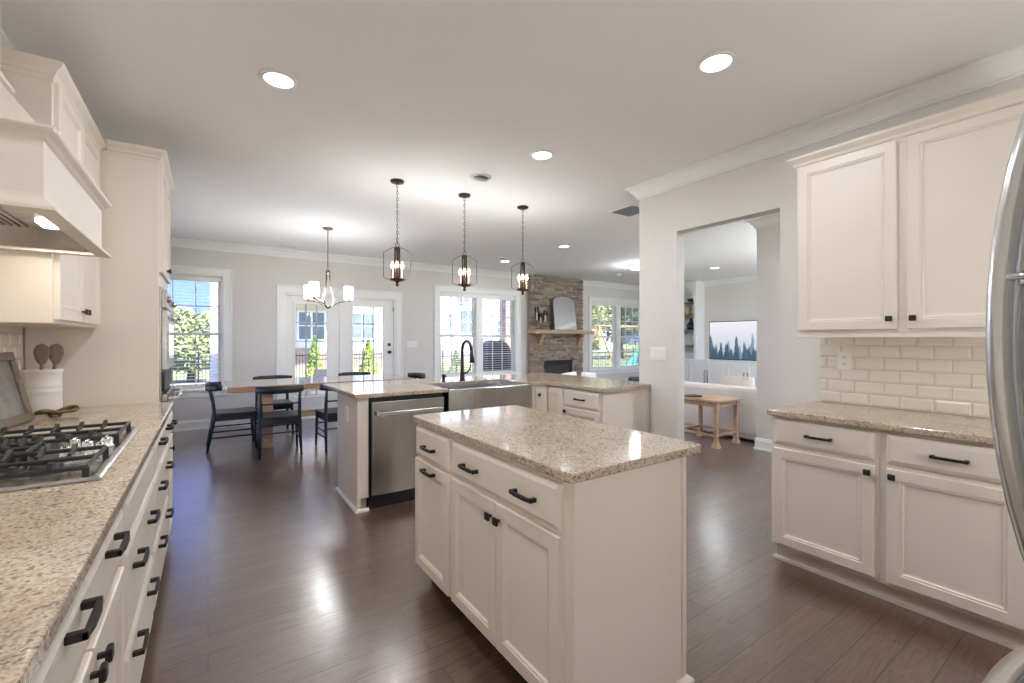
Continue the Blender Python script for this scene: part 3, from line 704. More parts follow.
# tall oven cabinet
OV = thing('oven_cabinet', 'tall cream cabinet housing the built in ovens on the left', 'cabinet', (-.272, 3.78, 0), R90)
WO = .80
m = MB(); m.box(0, .03, 0, .62, .0, 2.53, .002); m.box(WO - .03, WO, 0, .62, .0, 2.53, .002); m.box(.03, WO - .03, 0, .62, 1.70, 2.53); m.box(.03, WO - .03, 0, .62, .10, .50); m.box(.03, WO - .03, .6, .62, .5, 1.7); m.box(.03, WO - .03, .065, .6, 0, .10)
m.build('body', 'cabinet_paint', OV)
front(OV, 'door', .02, .396, 1.785, 2.51, [('knob', .37, 1.84)])
front(OV, 'door', .404, .78, 1.785, 2.51, [('knob', .43, 1.84)])
front(OV, 'drawer', .02, .78, .12, .42, [('pull', .2, .345), ('pull', .6, .345)])
m = MB(); crown_cab(m, [(WO, .62), (WO, 0), (0, 0), (0, .255)][::-1], 2.53); m.build('crown', 'cabinet_paint', OV)
o2 = thing('wall_oven', 'stainless built in double wall oven in the tall cream cabinet', 'oven', (-.272, 3.815, .505), R90)
MB().box(0, .73, -.012, .58, 0, 1.185, .003).build('body', 'stainless', o2)
for z0, z1, hz, nm in ((.02, .46, .425, 'lower'), (.62, 1.03, .985, 'upper')):
    d = MB().box(.005, .725, -.045, -.012, z0, z1, .004).build('oven_door', 'stainless', o2)
    MB().box(.10, .63, -.047, -.044, z0 + .07, z1 - .09).build('door_glass', 'oven_glass', d)
    h = MB(); h.tube([(.05, -.095, hz), (.68, -.095, hz)], .013, 12); h.box(.06, .085, -.095, -.045, hz - .009, hz + .009, .003); h.box(.645, .67, -.095, -.045, hz - .009, hz + .009, .003)
    h.build('handle', 'chrome', d)
c = MB().box(.005, .725, -.04, -.012, 1.045, 1.165, .004).build('control_panel', 'stainless', o2)
MB().box(.22, .51, -.042, -.039, 1.07, 1.14).build('display', 'oven_glass', c)
for xx in (.1, .63):
    k = MB().at(Matrix.Translation((xx, -.04, 1.105)) @ Matrix.Rotation(R90, 4, 'X')); k.lathe([(.024, 0), (.022, .02), (.016, .026), (.001, .026)], seg=16); k.build('dial', 'chrome', c)
MB().box(.005, .725, -.03, -.012, .475, .61, .003).build('vent_strip', 'black_plastic', o2)

# hood
HD = thing('range_hood', 'cream wood range hood with tapered chimney above the cooktop', 'hood', (0, 0, 0))
HX0, HX1, HY0, HY1 = XL + .002, -.405, 1.885, 2.765
m = MB()
m.box(HX0, HX1, HY0, HY0 + .02, 1.745, 1.935); m.box(HX0, HX1, HY1 - .02, HY1, 1.745, 1.935); m.box(HX1 - .02, HX1, HY0 + .02, HY1 - .02, 1.745, 1.935); m.box(HX0, HX1, HY0, HY1, 1.925, 1.935)
m.build('band', 'cabinet_paint', HD)
m = MB(); m.sweep([(-.02, 1.93), (.0, 1.925), (.006, 1.932), (.012, 1.94), (.026, 1.952), (.030, 1.958), (.030, 1.966), (-.02, 1.966)], [(HX0, HY0), (HX1, HY0), (HX1, HY1), (HX0, HY1)])
m.build('top_molding', 'cabinet_paint', HD)
m = MB(); m.sweep([(-.02, 1.745), (-.02, 1.762), (0, 1.765), (.004, 1.752), (.010, 1.745), (.026, 1.730), (.030, 1.724), (.030, 1.715), (-.02, 1.715)], [(HX0, HY0), (HX1, HY0), (HX1, HY1), (HX0, HY1)])
m.build('bottom_molding', 'cabinet_paint', HD)
CX1, CY0, CY1, CZ0 = -.645, 2.14, 2.47, 2.29
m = MB()
lo = [(HX0, HY0 + .01, 1.966), (HX1 - .01, HY0 + .01, 1.966), (HX1 - .01, HY1 - .01, 1.966), (HX0, HY1 - .01, 1.966)]
hi = [(HX0, CY0, CZ0), (CX1, CY0, CZ0), (CX1, CY1, CZ0), (HX0, CY1, CZ0)]
A = [m.v(p) for p in lo]; B = [m.v(p) for p in hi]
for k in range(4): m.f([A[k], A[(k + 1) % 4], B[(k + 1) % 4], B[k]])
m.f(A[::-1]); m.f(B); m.build('taper', 'cabinet_paint', HD)
m = MB(); m.box(HX0, CX1, CY0, CY1, CZ0, CZ - .005); m.build('chimney', 'cabinet_paint', HD)
m = MB(); m.sweep([(-.01, CZ0 - .01), (.03, CZ0 - .01), (.03, CZ0 + .004), (.018, CZ0 + .02), (.008, CZ0 + .04), (.004, CZ0 + .05), (-.01, CZ0 + .05)], [(HX0, CY0), (CX1, CY0), (CX1, CY1), (HX0, CY1)])
m.build('chimney_molding', 'cabinet_paint', HD)
m = MB()
A = [m.v(p) for p in ((HX0 + .02, HY0 + .03, 1.728), (HX1 - .03, HY0 + .03, 1.728), (HX1 - .03, HY1 - .03, 1.728), (HX0 + .02, HY1 - .03, 1.728))]
B = [m.v(p) for p in ((HX0 + .08, HY0 + .12, 1.80), (HX1 - .12, HY0 + .12, 1.80), (HX1 - .12, HY1 - .12, 1.80), (HX0 + .08, HY1 - .12, 1.80))]
for k in range(4): m.f([A[k], B[k], B[(k + 1) % 4], A[(k + 1) % 4]])
m.f(B[::-1]); liner = m.build('metal_liner', 'stainless', HD)
for yy in (2.10, 2.55):
    MB().box(-.56, -.50, yy - .06, yy + .06, 1.792, 1.799, .002).build('hood_light', 'hood_lamp', liner)
    l = bpy.data.lights.new('hood_lamp', 'AREA'); l.size = .08; l.energy = .7; l.color = (1, .9, .76)
    o = bpy.data.objects.new('hood_lamp', l); COL.objects.link(o); o.location = (-.53, yy, 1.788); o.parent = HD
flt = MB()
for yy in (2.10, 2.55):
    for k in range(9): flt.box(-.80 + k * .022, -.79 + k * .022, yy - .2, yy + .2, 1.794, 1.799)
flt.build('filter', 'stainless', liner)

# cooktop
CT = thing('gas_cooktop', 'stainless gas cooktop with black grates on left counter', 'cooktop', (-.525, 2.25, .914))
m = MB(); m.box(-.262, .262, -.47, .47, .0, .008, .003); m.sweep([(-.02, .008), (0, .004), (.004, .008), (.0, .013), (-.012, .013)], [(-.258, -.466), (.258, -.466), (.258, .466), (-.258, .466)], close=True)
m.build('tray', 'stainless_light', CT)
def grate(y0, y1, x0, x1):
    g = MB(); z = .038; r = .0052
    def bar(x0_, y0_, x1_, y1_): 
        if abs(x1_ - x0_) > abs(y1_ - y0_): g.box(x0_, x1_, y0_ - r, y0_ + r, z - .008, z + .006, .003)
        else: g.box(x0_ - r, x0_ + r, y0_, y1_, z - .008, z + .006, .003)
    bar(x0, y0, x1, y0); bar(x0, y1, x1, y1); bar(x0, y0, x0, y1); bar(x1, y0, x1, y1)
    ym = (y0 + y1) / 2; bar(x0, ym, x1, ym)
    n = 6
    for k in range(1, n):
        xx = x0 + (x1 - x0) * k / n; bar(xx, y0, xx, y0 + (y1 - y0) * .30); bar(xx, y1 - (y1 - y0) * .30, xx, y1)
        for yy, s in ((y0, 1), (y1, -1)):
            g.prism([(yy - .006, z + .004), (yy + s * .05, z + .004), (yy + s * .018, z + .022), (yy, z + .022)], xx - .006, xx + .006, 'x')
    for xx in (x0, x1, (x0 + x1) / 2):
        for yy in (y0, y1): g.box(xx - .008, xx + .008, yy - .008, yy + .008, .008, z)
    return g
grate(-.44, -.13, -.235, .225).build('grate', 'cast_iron', CT)
grate(.10, .42, -.235, .225).build('grate', 'cast_iron', CT)
grate(-.105, .08, -.235, .02).build('grate', 'cast_iron', CT)
for (bx_, by_, br_) in ((-.12, -.285, .05), (.11, -.285, .038), (-.12, .26, .038), (.11, .26, .05), (-.11, -.015, .045)):
    m = MB(); m.lathe([(br_ + .012, .008), (br_ + .012, .012), (br_, .016), (br_, .024), (br_ - .004, .028), (.001, .029)], (bx_, by_, 0), 20)
    m.build('burner', 'cast_iron', CT)
for (kx, ky) in ((.205, -.075), (.205, .03), (.115, -.085), (.115, .045), (.16, -.022)):
    m = MB(); m.lathe([(.022, .008), (.022, .014), (.017, .016), (.016, .040), (.014, .044), (.001, .044)], (kx, ky, 0), 18); m.box(kx - .004, kx + .004, ky - .017, ky + .017, .04, .05, .0015)
    m.build('control_knob', 'chrome', CT)

# crock, spoons, knot, frame
K = thing('utensil_crock', 'white ribbed ceramic crock by the tall oven cabinet', 'crock', (-.775, 3.60, .914))
MB().lathe([(.001, 0), (.072, 0), (.078, .006), (.078, .085), (.078, .12), (.081, .126), (.078, .132), (.078, .152), (.081, .158), (.078, .164), (.078, .225), (.083, .232), (.083, .245), (.078, .250), (.071, .248), (.071, .012), (.001, .01)], seg=32).build('body', 'crock_glaze', K)
def spoon(label, dx, dy, tx, ty, rz):
    s = thing('wooden_spoon', label, 'spoon', (-.775 + dx, 3.60 + dy, .928), rz, 'wooden spoons in the crock')
    MB().tube([(0, 0, 0), (tx * .7, ty * .7, .22), (tx, ty, .275)], [.007, .007, .009], 10).build('handle', 'spoon_wood', s)
    m = MB(); mt = Matrix.Translation((tx * 1.12, ty * 1.12, .325)) @ Matrix.Diagonal((1, .4, .92, 1))
    m.at(mt).lathe([(.001, -.07), (.014, -.062), (.026, -.035), (.033, 0), (.031, .03), (.020, .052), (.001, .062)], seg=16)
    m.build('bowl', 'spoon_wood', s)
spoon('wooden spoon with broad bowl, left one in the white crock', -.005, -.02, .004, -.01, .1)
spoon('darker wooden spoon, right one in the white crock', .025, .01, .022, .005, .3)
m = MB()
for c, tilt, yaw in ((-.036, .20, .35), (.032, -.20, -.3)):
    M = Matrix.Translation((c, 0, .024)) @ Matrix.Rotation(yaw, 4, 'Z') @ Matrix.Rotation(tilt, 4, 'Y')
    m.tube([M @ Vector((.056 * math.cos(a), .036 * math.sin(a), .006 * math.sin(2 * a))) for a in [2 * PI * k / 28 for k in range(28)]], .0105, 10, close=True)
kn = m.build('decorative_knot', 'brass_dark'); kn.location = (-.685, 3.42, .914); kn.rotation_euler = (0, 0, .75)
tag(kn, 'bronze metal link knot ornament lying before the white crock', 'ornament')
Fm = thing('picture_frame', 'silver framed picture leaning on the left backsplash', 'picture frame', (-.79, 2.83, .920))
Fm.rotation_euler = (math.radians(-13), 0, R90 - .12)
m = MB(); W2, H2 = .46, .36
for a, b_, z0, z1 in ((0, W2, 0, .045), (0, W2, H2 - .045, H2), (0, .045, .045, H2 - .045), (W2 - .045, W2, .045, H2 - .045)): m.box(a, b_, 0, .022, z0, z1, .005)
m.build('frame', 'silver_frame', Fm); MB().box(.04, W2 - .04, .012, .02, .04, H2 - .04).build('picture', 'photo_print', Fm)

# ------------------------------------------------------------------ peninsula
m = MB()
PY0, PY1 = 3.47, 4.50
poly = [(.925, PY0), (1.70, PY0), (1.70, 3.99), (2.60, 3.99), (2.60, PY0), (2.80, PY0), (2.80, 2.715), (3.432, 2.715), (3.432, 2.862), (3.55, 2.862), (3.55, PY1), (.90, PY1)]
m.prism(poly, .880, .914, 'z', .005)
tag(m.build('granite_countertop', 'granite', None, (2.2, 4.0, .88)), 'L shaped speckled granite counter around the farmhouse sink', 'countertop')
t = thing('peninsula_cabinet', 'cream peninsula end and back paneling under bar overhang', 'cabinet', (0, 0, 0))
m = MB(); m.box(.950, .975, 3.50, 4.14, .0, .879, .002); m.build('end_panel', 'cabinet_paint', t)
m = MB(); m.box(.975, 1.035, 3.50, 3.52, .10, .879, .002); m.box(.975, 1.035, 3.56, 3.58, 0, .10); m.build('filler', 'cabinet_paint', t)
MB().box(.975, 3.43, 4.12, 4.14, 0, .879).build('back_panel', 'cabinet_paint', t)
MB().sweep([(0, 0), (.018, 0), (.016, .016), (.006, .024), (0, .024)], [(1.035, 3.50), (.950, 3.50), (.950, 4.14), (3.43, 4.14)][::-1]).build('base_molding', 'cabinet_paint', t)
t = thing('sink_cabinet', 'cream two door cabinet below the steel farmhouse sink', 'cabinet', (1.69, 3.50, 0))
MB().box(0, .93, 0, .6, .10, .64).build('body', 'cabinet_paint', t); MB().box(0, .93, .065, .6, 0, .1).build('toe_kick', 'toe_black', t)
front(t, 'door', .015, .460, .115, .62, [('knob', .43, .58)]); front(t, 'door', .468, .915, .115, .62, [('knob', .50, .58)])
t = thing('corner_cabinet', 'cream inside corner cabinet right of the farmhouse sink', 'cabinet', (2.63, 3.50, 0))
m = MB(); m.prism([(0, 0), (.20, 0), (.20, -.25), (.80, -.25), (.80, .6), (0, .6)], .10, .879); m.build('body', 'cabinet_paint', t)
m = MB(); m.prism([(.0, .065), (.265, .065), (.265, -.25), (.80, -.25), (.80, .6), (0, .6)], 0, .10); m.build('toe_kick', 'toe_black', t)
front(t, 'door', .035, .178, .115, .862, [('knob', .062, .79)])
d = MB().at(Matrix.Translation((.20, -.022, 0)) @ Matrix.Rotation(-R90, 4, 'Z')).rings(0, .215, .115, .862, DOOR).build('door', 'cabinet_paint', t)
t = thing('drawer_cabinet', 'cream cabinet with drawer over door at counter end by the wall', 'cabinet', (2.83, 3.249, 0), -R90)
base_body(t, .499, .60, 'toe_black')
front(t, 'drawer', .012, .475, .705, .862, [('pull', .24, .785)])
front(t, 'door', .012, .475, .115, .690, [('knob', .040, .655)])
m = MB(); m.box(.499, .506, 0, .60, 0, .879, .002); m.box(.506, .512, .575, .60, 0, .879); m.build('end_panel', 'cabinet_paint', t)

# dishwasher
t = thing('dishwasher', 'stainless dishwasher with bar handle left of the sink', 'dishwasher', (1.042, 3.50, 0))
MB().box(.0, .635, .02, .58, .0, .872).build('body', 'black_plastic', t)
MB().box(.004, .631, .045, .06, .012, .10).build('toe_kick', 'toe_black', t)
m = MB(); pr = []
for k in range(9):
    s = -1 + 2 * k / 8.0; pr.append((.3175 + s * .307, -.028 - .010 * (1 - s * s)))
m.prism(pr + [(.6245, .02), (.0105, .02)], .115, .845, 'z', .003); dd = m.build('door', 'stainless', t)
m = MB(); m.box(.035, .60, -.085, -.068, .735, .768, .005); m.box(.045, .07, -.072, -.03, .742, .762); m.box(.565, .59, -.072, -.03, .742, .762); m.build('handle', 'stainless_light', dd)
m = MB().at(Matrix.Translation((.52, -.034, .25)) @ Matrix.Rotation(R90, 4, 'X')); m.lathe([(.013, 0), (.013, .003), (.010, .004), (.001, .004)], seg=16); m.build('badge', 'bronze', dd)

# farmhouse sink
t = thing('farmhouse_sink', 'stainless apron front farmhouse sink in the peninsula counter', 'sink', (2.15, 3.47, .66))
m = MB(); N = 13
def arc(k, base, bow): s = -1 + 2 * k / (N - 1.0); return (s * .446, base - bow * (1 - s * s))
outer = [arc(k, -.015, .05) for k in range(N)]
m.prism(outer + [(.446, .0), (-.446, .0)], .0, .245, 'z', .006)
m.build('apron', 'stainless', t)
m = MB(); zt = .238
rim_o = [(-.446, .0), (.446, .0), (.446, .515), (-.446, .515)]; rim_i = [(-.42, .03), (.42, .03), (.42, .50), (-.42, .50)]
A = [m.v((x, y, zt)) for x, y in rim_o]; B = [m.v((x, y, zt)) for x, y in rim_i]
C2 = [m.v((x * .97, .03 + (y - .03) * .97 + .005, .02)) for x, y in rim_i]; A2 = [m.v((x, y, 0)) for x, y in rim_o]
for k in range(4):
    k2 = (k + 1) % 4
    m.f([A[k], A[k2], B[k2], B[k]]); m.f([B[k], B[k2], C2[k2], C2[k]]); m.f([A[k2], A[k], A2[k], A2[k2]])
m.f(C2); m.build('basin', 'stainless_light', t)
MB().lathe([(.045, .021), (.045, .024), (.03, .022), (.001, .022)], (0, .28, 0), 20).build('drain', 'chrome', t)

t = thing('kitchen_faucet', 'dark gooseneck pull down faucet behind the farmhouse sink', 'faucet', (2.155, 4.06, .914))
m = MB(); m.lathe([(.030, 0), (.030, .006), (.024, .012), (.022, .09), (.019, .10), (.017, .26)], seg=16)
pts = [(0, 0, .25), (0, 0, .31)] + [(0, -.095 + .095 * math.cos(a), .31 + .095 * math.sin(a)) for a in [PI * k / 10 for k in range(1, 11)]]
m.tube(pts, .015, 12); m.build('spout', 'bronze', t)
m = MB(); m.tube([(0, -.19, .315), (0, -.193, .27), (0, -.20, .235), (0, -.205, .19)], [.016, .017, .022, .026], 12); m.build('spray_head', 'bronze', t)
m = MB(); m.tube([(.02, 0, .075), (.055, -.01, .08)], .011, 10); m.tube([(.05, -.01, .08), (.075, -.02, .11), (.085, -.025, .16)], [.008, .007, .009], 8); m.build('lever', 'bronze', t)
t = thing('soap_dispenser', 'small dark soap pump left of the faucet', 'soap dispenser', (1.945, 4.06, .914))
MB().lathe([(.022, 0), (.022, .004), (.016, .01), (.016, .04), (.02, .044), (.02, .066), (.016, .072), (.001, .074)], seg=16).build('pump', 'bronze', t)
MB().tube([(0, 0, .058), (0, -.04, .06), (0, -.06, .05)], .006, 8).build('nozzle', 'bronze', t)
m = MB(); m.lathe([(.018, 0), (.018, .006), (.012, .012), (.001, .013)], seg=16)
o = m.build('sink_button', 'chrome'); o.location = (2.43, 4.06, .914); tag(o, 'little round metal button on counter right of the faucet', 'button')

# wall plates
def plate(name, label, cat, loc, rz, w_, h_, kind):
    t = thing(name, label, cat, loc, rz)
    MB().box(-w_ / 2, w_ / 2, -.006, 0, -h_ / 2, h_ / 2, .002).build('plate', 'white_plastic', t)
    if kind == 'outlet':
        for zz in (-.022, .022):
            s = MB(); s.box(-.014, -.004, -.0075, -.005, zz - .002, zz + .012); 
            q = MB().box(-.016, .016, -.0072, -.005, zz - .015, zz + .015, .001).build('receptacle', 'white_plastic', t)
            s = MB(); s.box(-.008, -.005, -.0078, -.006, zz - .002, zz + .008); s.box(.005, .008, -.0078, -.006, zz - .002, zz + .008); s.box(-.002, .002, -.0078, -.006, zz - .010, zz - .006); s.build('slots', 'slot_dark', q)
    else:
        n = kind
        for k in range(n):
            xx = (k - (n - 1) / 2.0) * .046
            MB().box(xx - .016, xx + .016, -.010, -.005, -.032, .032, .002).build('rocker', 'white_plastic', t)
plate('light_switch', 'white triple switch plate left of the kitchen opening', 'switch', (XR, 2.633, 1.205), -R90, .17, .118, 3)
plate('wall_outlet', 'white outlet on the tiled backsplash above right counter', 'outlet', (XR - .014, 1.172, 1.195), -R90, .076, .118, 'outlet')
plate('wall_outlet', 'white outlet on the peninsula end panel facing the table', 'outlet', (.950, 3.81, .718), -R90, .076, .118, 'outlet')
plate('light_switch', 'white switch plate between french doors and the sink window', 'switch', (3.22, YB, 1.25), 0, .20, .118, 3)

# ------------------------------------------------------------------ refrigerator
t = thing('refrigerator', 'stainless french door refrigerator with bowed handles at right edge', 'refrigerator', (.66, -.72, 0))
MB().box(0, .91, 0, .70, .02, 1.83, .004).build('body', 'stainless', t)
dl = MB().box(.003, .452, .70, .775, .785, 1.835, .012).build('door', 'stainless_light', t)
dr = MB().box(.458, .907, .70, .775, .785, 1.835, .012).build('door', 'stainless_light', t)
fz = MB().box(.003, .907, .70, .775, .06, .77, .012).build('freezer_drawer', 'stainless_light', t)
def bow(z0, z1, out, n=14): return [(.775 + .010 + out * (1 - (2 * k / n - 1.0) ** 2) ** .8, z0 + (z1 - z0) * k / n) for k in range(n + 1)]
for x, par in ((.405, dl), (.505, dr)):
    m = MB(); m.tube([(x, y, z) for y, z in bow(.87, 1.80, .084)], .018, 14)
    m.build('handle', 'stainless_light', par)
    MB().tube([(x - .02, .76, 1.43), (x - .02, .86, 1.43)], .006, 10).build('handle_stud', 'chrome', par)
m = MB(); m.tube([(.08 + .75 * k / 14, .785 + .095 * (1 - (2 * k / 14 - 1.0) ** 2) ** .8, .72) for k in range(15)], .022, 14); m.build('drawer_handle', 'stainless_light', fz)
# ------------------------------------------------------------------ ceiling lamps
def area(name, loc, size, e, col, parent=None):
    l = bpy.data.lights.new(name, 'AREA'); l.shape = 'DISK'; l.size = size; l.energy = e; l.color = col
    o = bpy.data.objects.new(name, l); COL.objects.link(o)
    if parent: o.parent = parent
    o.location = loc; return o
def downlight(x, y, label, k=1.0):
    t = thing('recessed_light', label, 'ceiling light', (x, y, CZ), group='recessed ceiling lights')
    MB().lathe([(.075, -.001), (.098, -.001), (.098, -.004), (.092, -.010), (.078, -.012), (.075, -.008)], seg=28, cap=False).build('trim_ring', 'trim_paint', t)
    MB().lathe([(.076, -.004), (.076, -.008), (.001, -.010)], seg=28).build('lens', 'lamp_lens', t)
    area('recessed_lamp', (0, 0, -.02), .15, LAMP_W * k, LAMP_COL, t)
downlight(.33, 2.81, 'lit recessed ceiling light over aisle between range and island')
downlight(2.218, 1.334, 'lit recessed ceiling light nearest the right wall cabinets')
downlight(2.186, 2.778, 'lit recessed ceiling light over floor between island and sink')
downlight(4.60, 5.29, 'lit recessed ceiling light beyond the rightmost pendant')
downlight(4.56, 6.91, 'lit recessed ceiling light behind the rightmost pendant near back wall')
downlight(8.50, 5.14, 'lit recessed ceiling light seen through the kitchen opening')
downlight(.33, 1.33, 'recessed ceiling light above the near left counter, out of frame')
downlight(4.5, 1.0, 'recessed ceiling light added as fill in the hall, hidden behind kitchen wall', 4.0)  # unseen lamp added to brighten the hall wall
downlight(8.5, 1.8, 'recessed ceiling light added as fill in far living room, hidden by hall wall', 1.0)  # another hidden lamp added for living room brightness
t = thing('recessed_light', 'unlit recessed eyeball ceiling light between the first two pendants', 'ceiling light', (2.029, 3.474, CZ))
MB().lathe([(.07, -.001), (.096, -.001), (.096, -.005), (.07, -.012)], seg=28, cap=False).build('trim_ring', 'trim_paint', t)
MB().at(Matrix.Rotation(math.radians(28), 4, 'X')).lathe([(.068, -.002), (.066, -.018), (.05, -.026), (.046, -.022), (.03, -.012), (.001, -.010)], seg=28).build('eyeball', 'vent_grey', t)
t = thing('flush_ceiling_light', 'round white flush ceiling light half hidden behind the kitchen wall', 'ceiling light', (6.92, 5.80, CZ))
MB().lathe([(.17, 0), (.17, -.02), (.15, -.03)], seg=28).build('base', 'trim_paint', t)
MB().lathe([(.15, -.03), (.145, -.06), (.11, -.085), (.06, -.098), (.001, -.1)], seg=28, cap=False).build('dome', 'shade_glow', t)
l = bpy.data.lights.new('flush_lamp', 'POINT'); l.energy = 7; l.color = LAMP_COL; l.shadow_soft_size = .12
o = bpy.data.objects.new('flush_lamp', l); COL.objects.link(o); o.location = (0, 0, -.2); o.parent = t

def fill_lamp(x, y, h, e, label, col=(1, .985, .97)):  # unseen globe lamps added only as fill light
    t = thing('fill_lamp', label, 'added fill lamp', (x, y, 0))
    MB().lathe([(.13, 0), (.13, .015), (.02, .025), (.001, .026)], seg=24).build('base', 'pewter', t)
    MB().tube([(0, 0, .02), (0, 0, h - .12)], .01, 10).build('pole', 'pewter', t)
    MB().ball((0, 0, h), .13, 20, 12).build('globe_shade', 'shade_glow', t)
    l = bpy.data.lights.new('fill_lamp_light', 'POINT'); l.energy = e; l.color = col; l.shadow_soft_size = .135
    o = bpy.data.objects.new('fill_lamp_light', l); COL.objects.link(o); o.location = (0, 0, h); o.parent = t
fill_lamp(-.02, -.72, 1.40, 138, 'added fill lamp with white glass globe standing unseen behind the camera')
fill_lamp(2.25, -.60, 1.30, 130, 'added fill lamp with white glass globe beyond the refrigerator, out of frame')
fill_lamp(7.5, 2.3, 1.45, 480, 'added fill lamp with white glass globe in living room hidden by hall wall', LAMP_COL)
fill_lamp(9.3, 1.6, 1.45, 330, 'added fill lamp with white glass globe in far living room corner, hidden', LAMP_COL)

def vent(label, x, y, w_, d_, n):
    t = thing('ceiling_vent', label, 'vent', (x, y, CZ))
    m = MB(); f_ = .02
    m.box(-w_ / 2, w_ / 2, -d_ / 2, -d_ / 2 + f_, -.008, 0); m.box(-w_ / 2, w_ / 2, d_ / 2 - f_, d_ / 2, -.008, 0); m.box(-w_ / 2, -w_ / 2 + f_, -d_ / 2 + f_, d_ / 2 - f_, -.008, 0); m.box(w_ / 2 - f_, w_ / 2, -d_ / 2 + f_, d_ / 2 - f_, -.008, 0)
    m.build('frame', 'trim_paint', t)
    s = MB()
    for k in range(n):
        yy = -d_ / 2 + f_ + (d_ - 2 * f_) * (k + .5) / n
        s.at(Matrix.Translation((0, yy, -.004)) @ Matrix.Rotation(.6, 4, 'X')).box(-w_ / 2 + f_, w_ / 2 - f_, -.005, .005, -.0008, .0008)
    s.build('louvers', 'vent_grey', t)
    MB().box(-w_ / 2 + f_, w_ / 2 - f_, -d_ / 2 + f_, d_ / 2 - f_, -.0015, -.0005).build('duct', 'vent_grey', t)
vent('white ceiling return grille poking out beside the kitchen wall corner', 3.97, 3.42, .36, .36, 12)
vent('slim ceiling register above the left end of french doors', 1.02, 7.72, .30, .10, 4)
vent('slim ceiling register by the rightmost pendant near back wall', 4.32, 6.70, .30, .10, 4)
t = MB().lathe([(.06, 0), (.06, -.02), (.045, -.03), (.001, -.032)], seg=20).build('smoke_detector', 'white_plastic'); t.location = (7.6, 6.9, CZ); tag(t, 'white round smoke detector on the living room ceiling', 'smoke detector')

# pendants
def bulb(mb, c, h=.07, r=.015):
    mb.lathe([(.006, 0), (.010, .008), (r, h * .35), (r * .9, h * .5), (.008, h * .82), (.001, h)], c, 12)
def pendant(rz):
    t = thing('pendant_light', '', 'pendant light', (0, 0, CZ), rz, 'lantern pendants over the peninsula')
    MB().lathe([(.062, 0), (.062, -.006), (.058, -.018), (.02, -.022), (.008, -.03), (.001, -.03)], seg=24).build('canopy', 'bronze', t)
    m = MB(); z = -.03; k = 0
    while z > -.575:
        e_ = [(.008 * math.cos(a), 0, z - .017 + .019 * math.sin(a)) for a in [2 * PI * i / 10 for i in range(10)]]
        if k % 2: e_ = [(0, p[0], p[2]) for p in e_]
        m.tube(e_, .0024, 5, close=True); z -= .031; k += 1
    m.build('chain', 'bronze', t)
    f_ = MB(); hw = .122
    f_.tube([(.018 * math.cos(a), 0, -.592 + .018 * math.sin(a)) for a in [2 * PI * i / 14 for i in range(14)]], .003, 6, close=True)
    for a in (0, PI / 2, PI, 1.5 * PI):
        ca, sa = math.cos(a), math.sin(a)
        f_.tube([(.012 * ca, .012 * sa, -.615), (.05 * ca, .05 * sa, -.622), (hw * ca, hw * sa, -.665), (hw * ca, hw * sa, -.895), (.05 * ca, .05 * sa, -.925), (.012 * ca, .012 * sa, -.93)], .0032, 6)
    f_.build('lantern_frame', 'bronze', t)
    m = MB(); m.lathe([(.012, -.61), (.016, -.625), (.012, -.64), (.009, -.65), (.009, -.90), (.066, -.905), (.068, -.912), (.03, -.925), (.014, -.935), (.012, -.955), (.018, -.962), (.010, -.972), (.001, -.978)], seg=16, cap=False)
    m.build('stem', 'copper_bronze', t)
    m = MB()
    for i in range(3):
        a = 2 * PI * i / 3 + 1.5; m.tube([(.022 * math.cos(a), .022 * math.sin(a), -.62), (.022 * math.cos(a), .022 * math.sin(a), -.905)], .008, 8)
    m.build('support_rods', 'copper_bronze', t)
    for i in range(3):
        a = 2 * PI * i / 3 + .5; c = (.052 * math.cos(a), .052 * math.sin(a), 0)
        s = MB().lathe([(.016, -.903), (.016, -.897), (.011, -.893), (.011, -.815), (.009, -.812)], c, 12).build('candle_sleeve', 'copper_bronze', t)
        b_ = MB(); bulb(b_, (c[0], c[1], -.812)); b_.build('bulb', 'bulb_glow', s)
    for q in range(1):
        l = bpy.data.lights.new('pendant_lamp', 'POINT'); l.energy = BULB_W * 2; l.color = (1, .98, .96); l.shadow_soft_size = .05
        o = bpy.data.objects.new('pendant_lamp', l); COL.objects.link(o); o.location = (0, 0, -.80); o.parent = t
    return t
P0 = pendant(-.35); P0.location = (1.443, 3.99, CZ); P0['label'] = 'bronze lantern pendant nearest the chandelier, above the dishwasher'
dup(P0, (2.144, 3.99, CZ), -.5, 'bronze lantern pendant, middle of three, above the sink', 'lantern pendants over the peninsula')
dup(P0, (2.870, 3.99, CZ), -.62, 'bronze lantern pendant nearest the stone fireplace', 'lantern pendants over the peninsula')

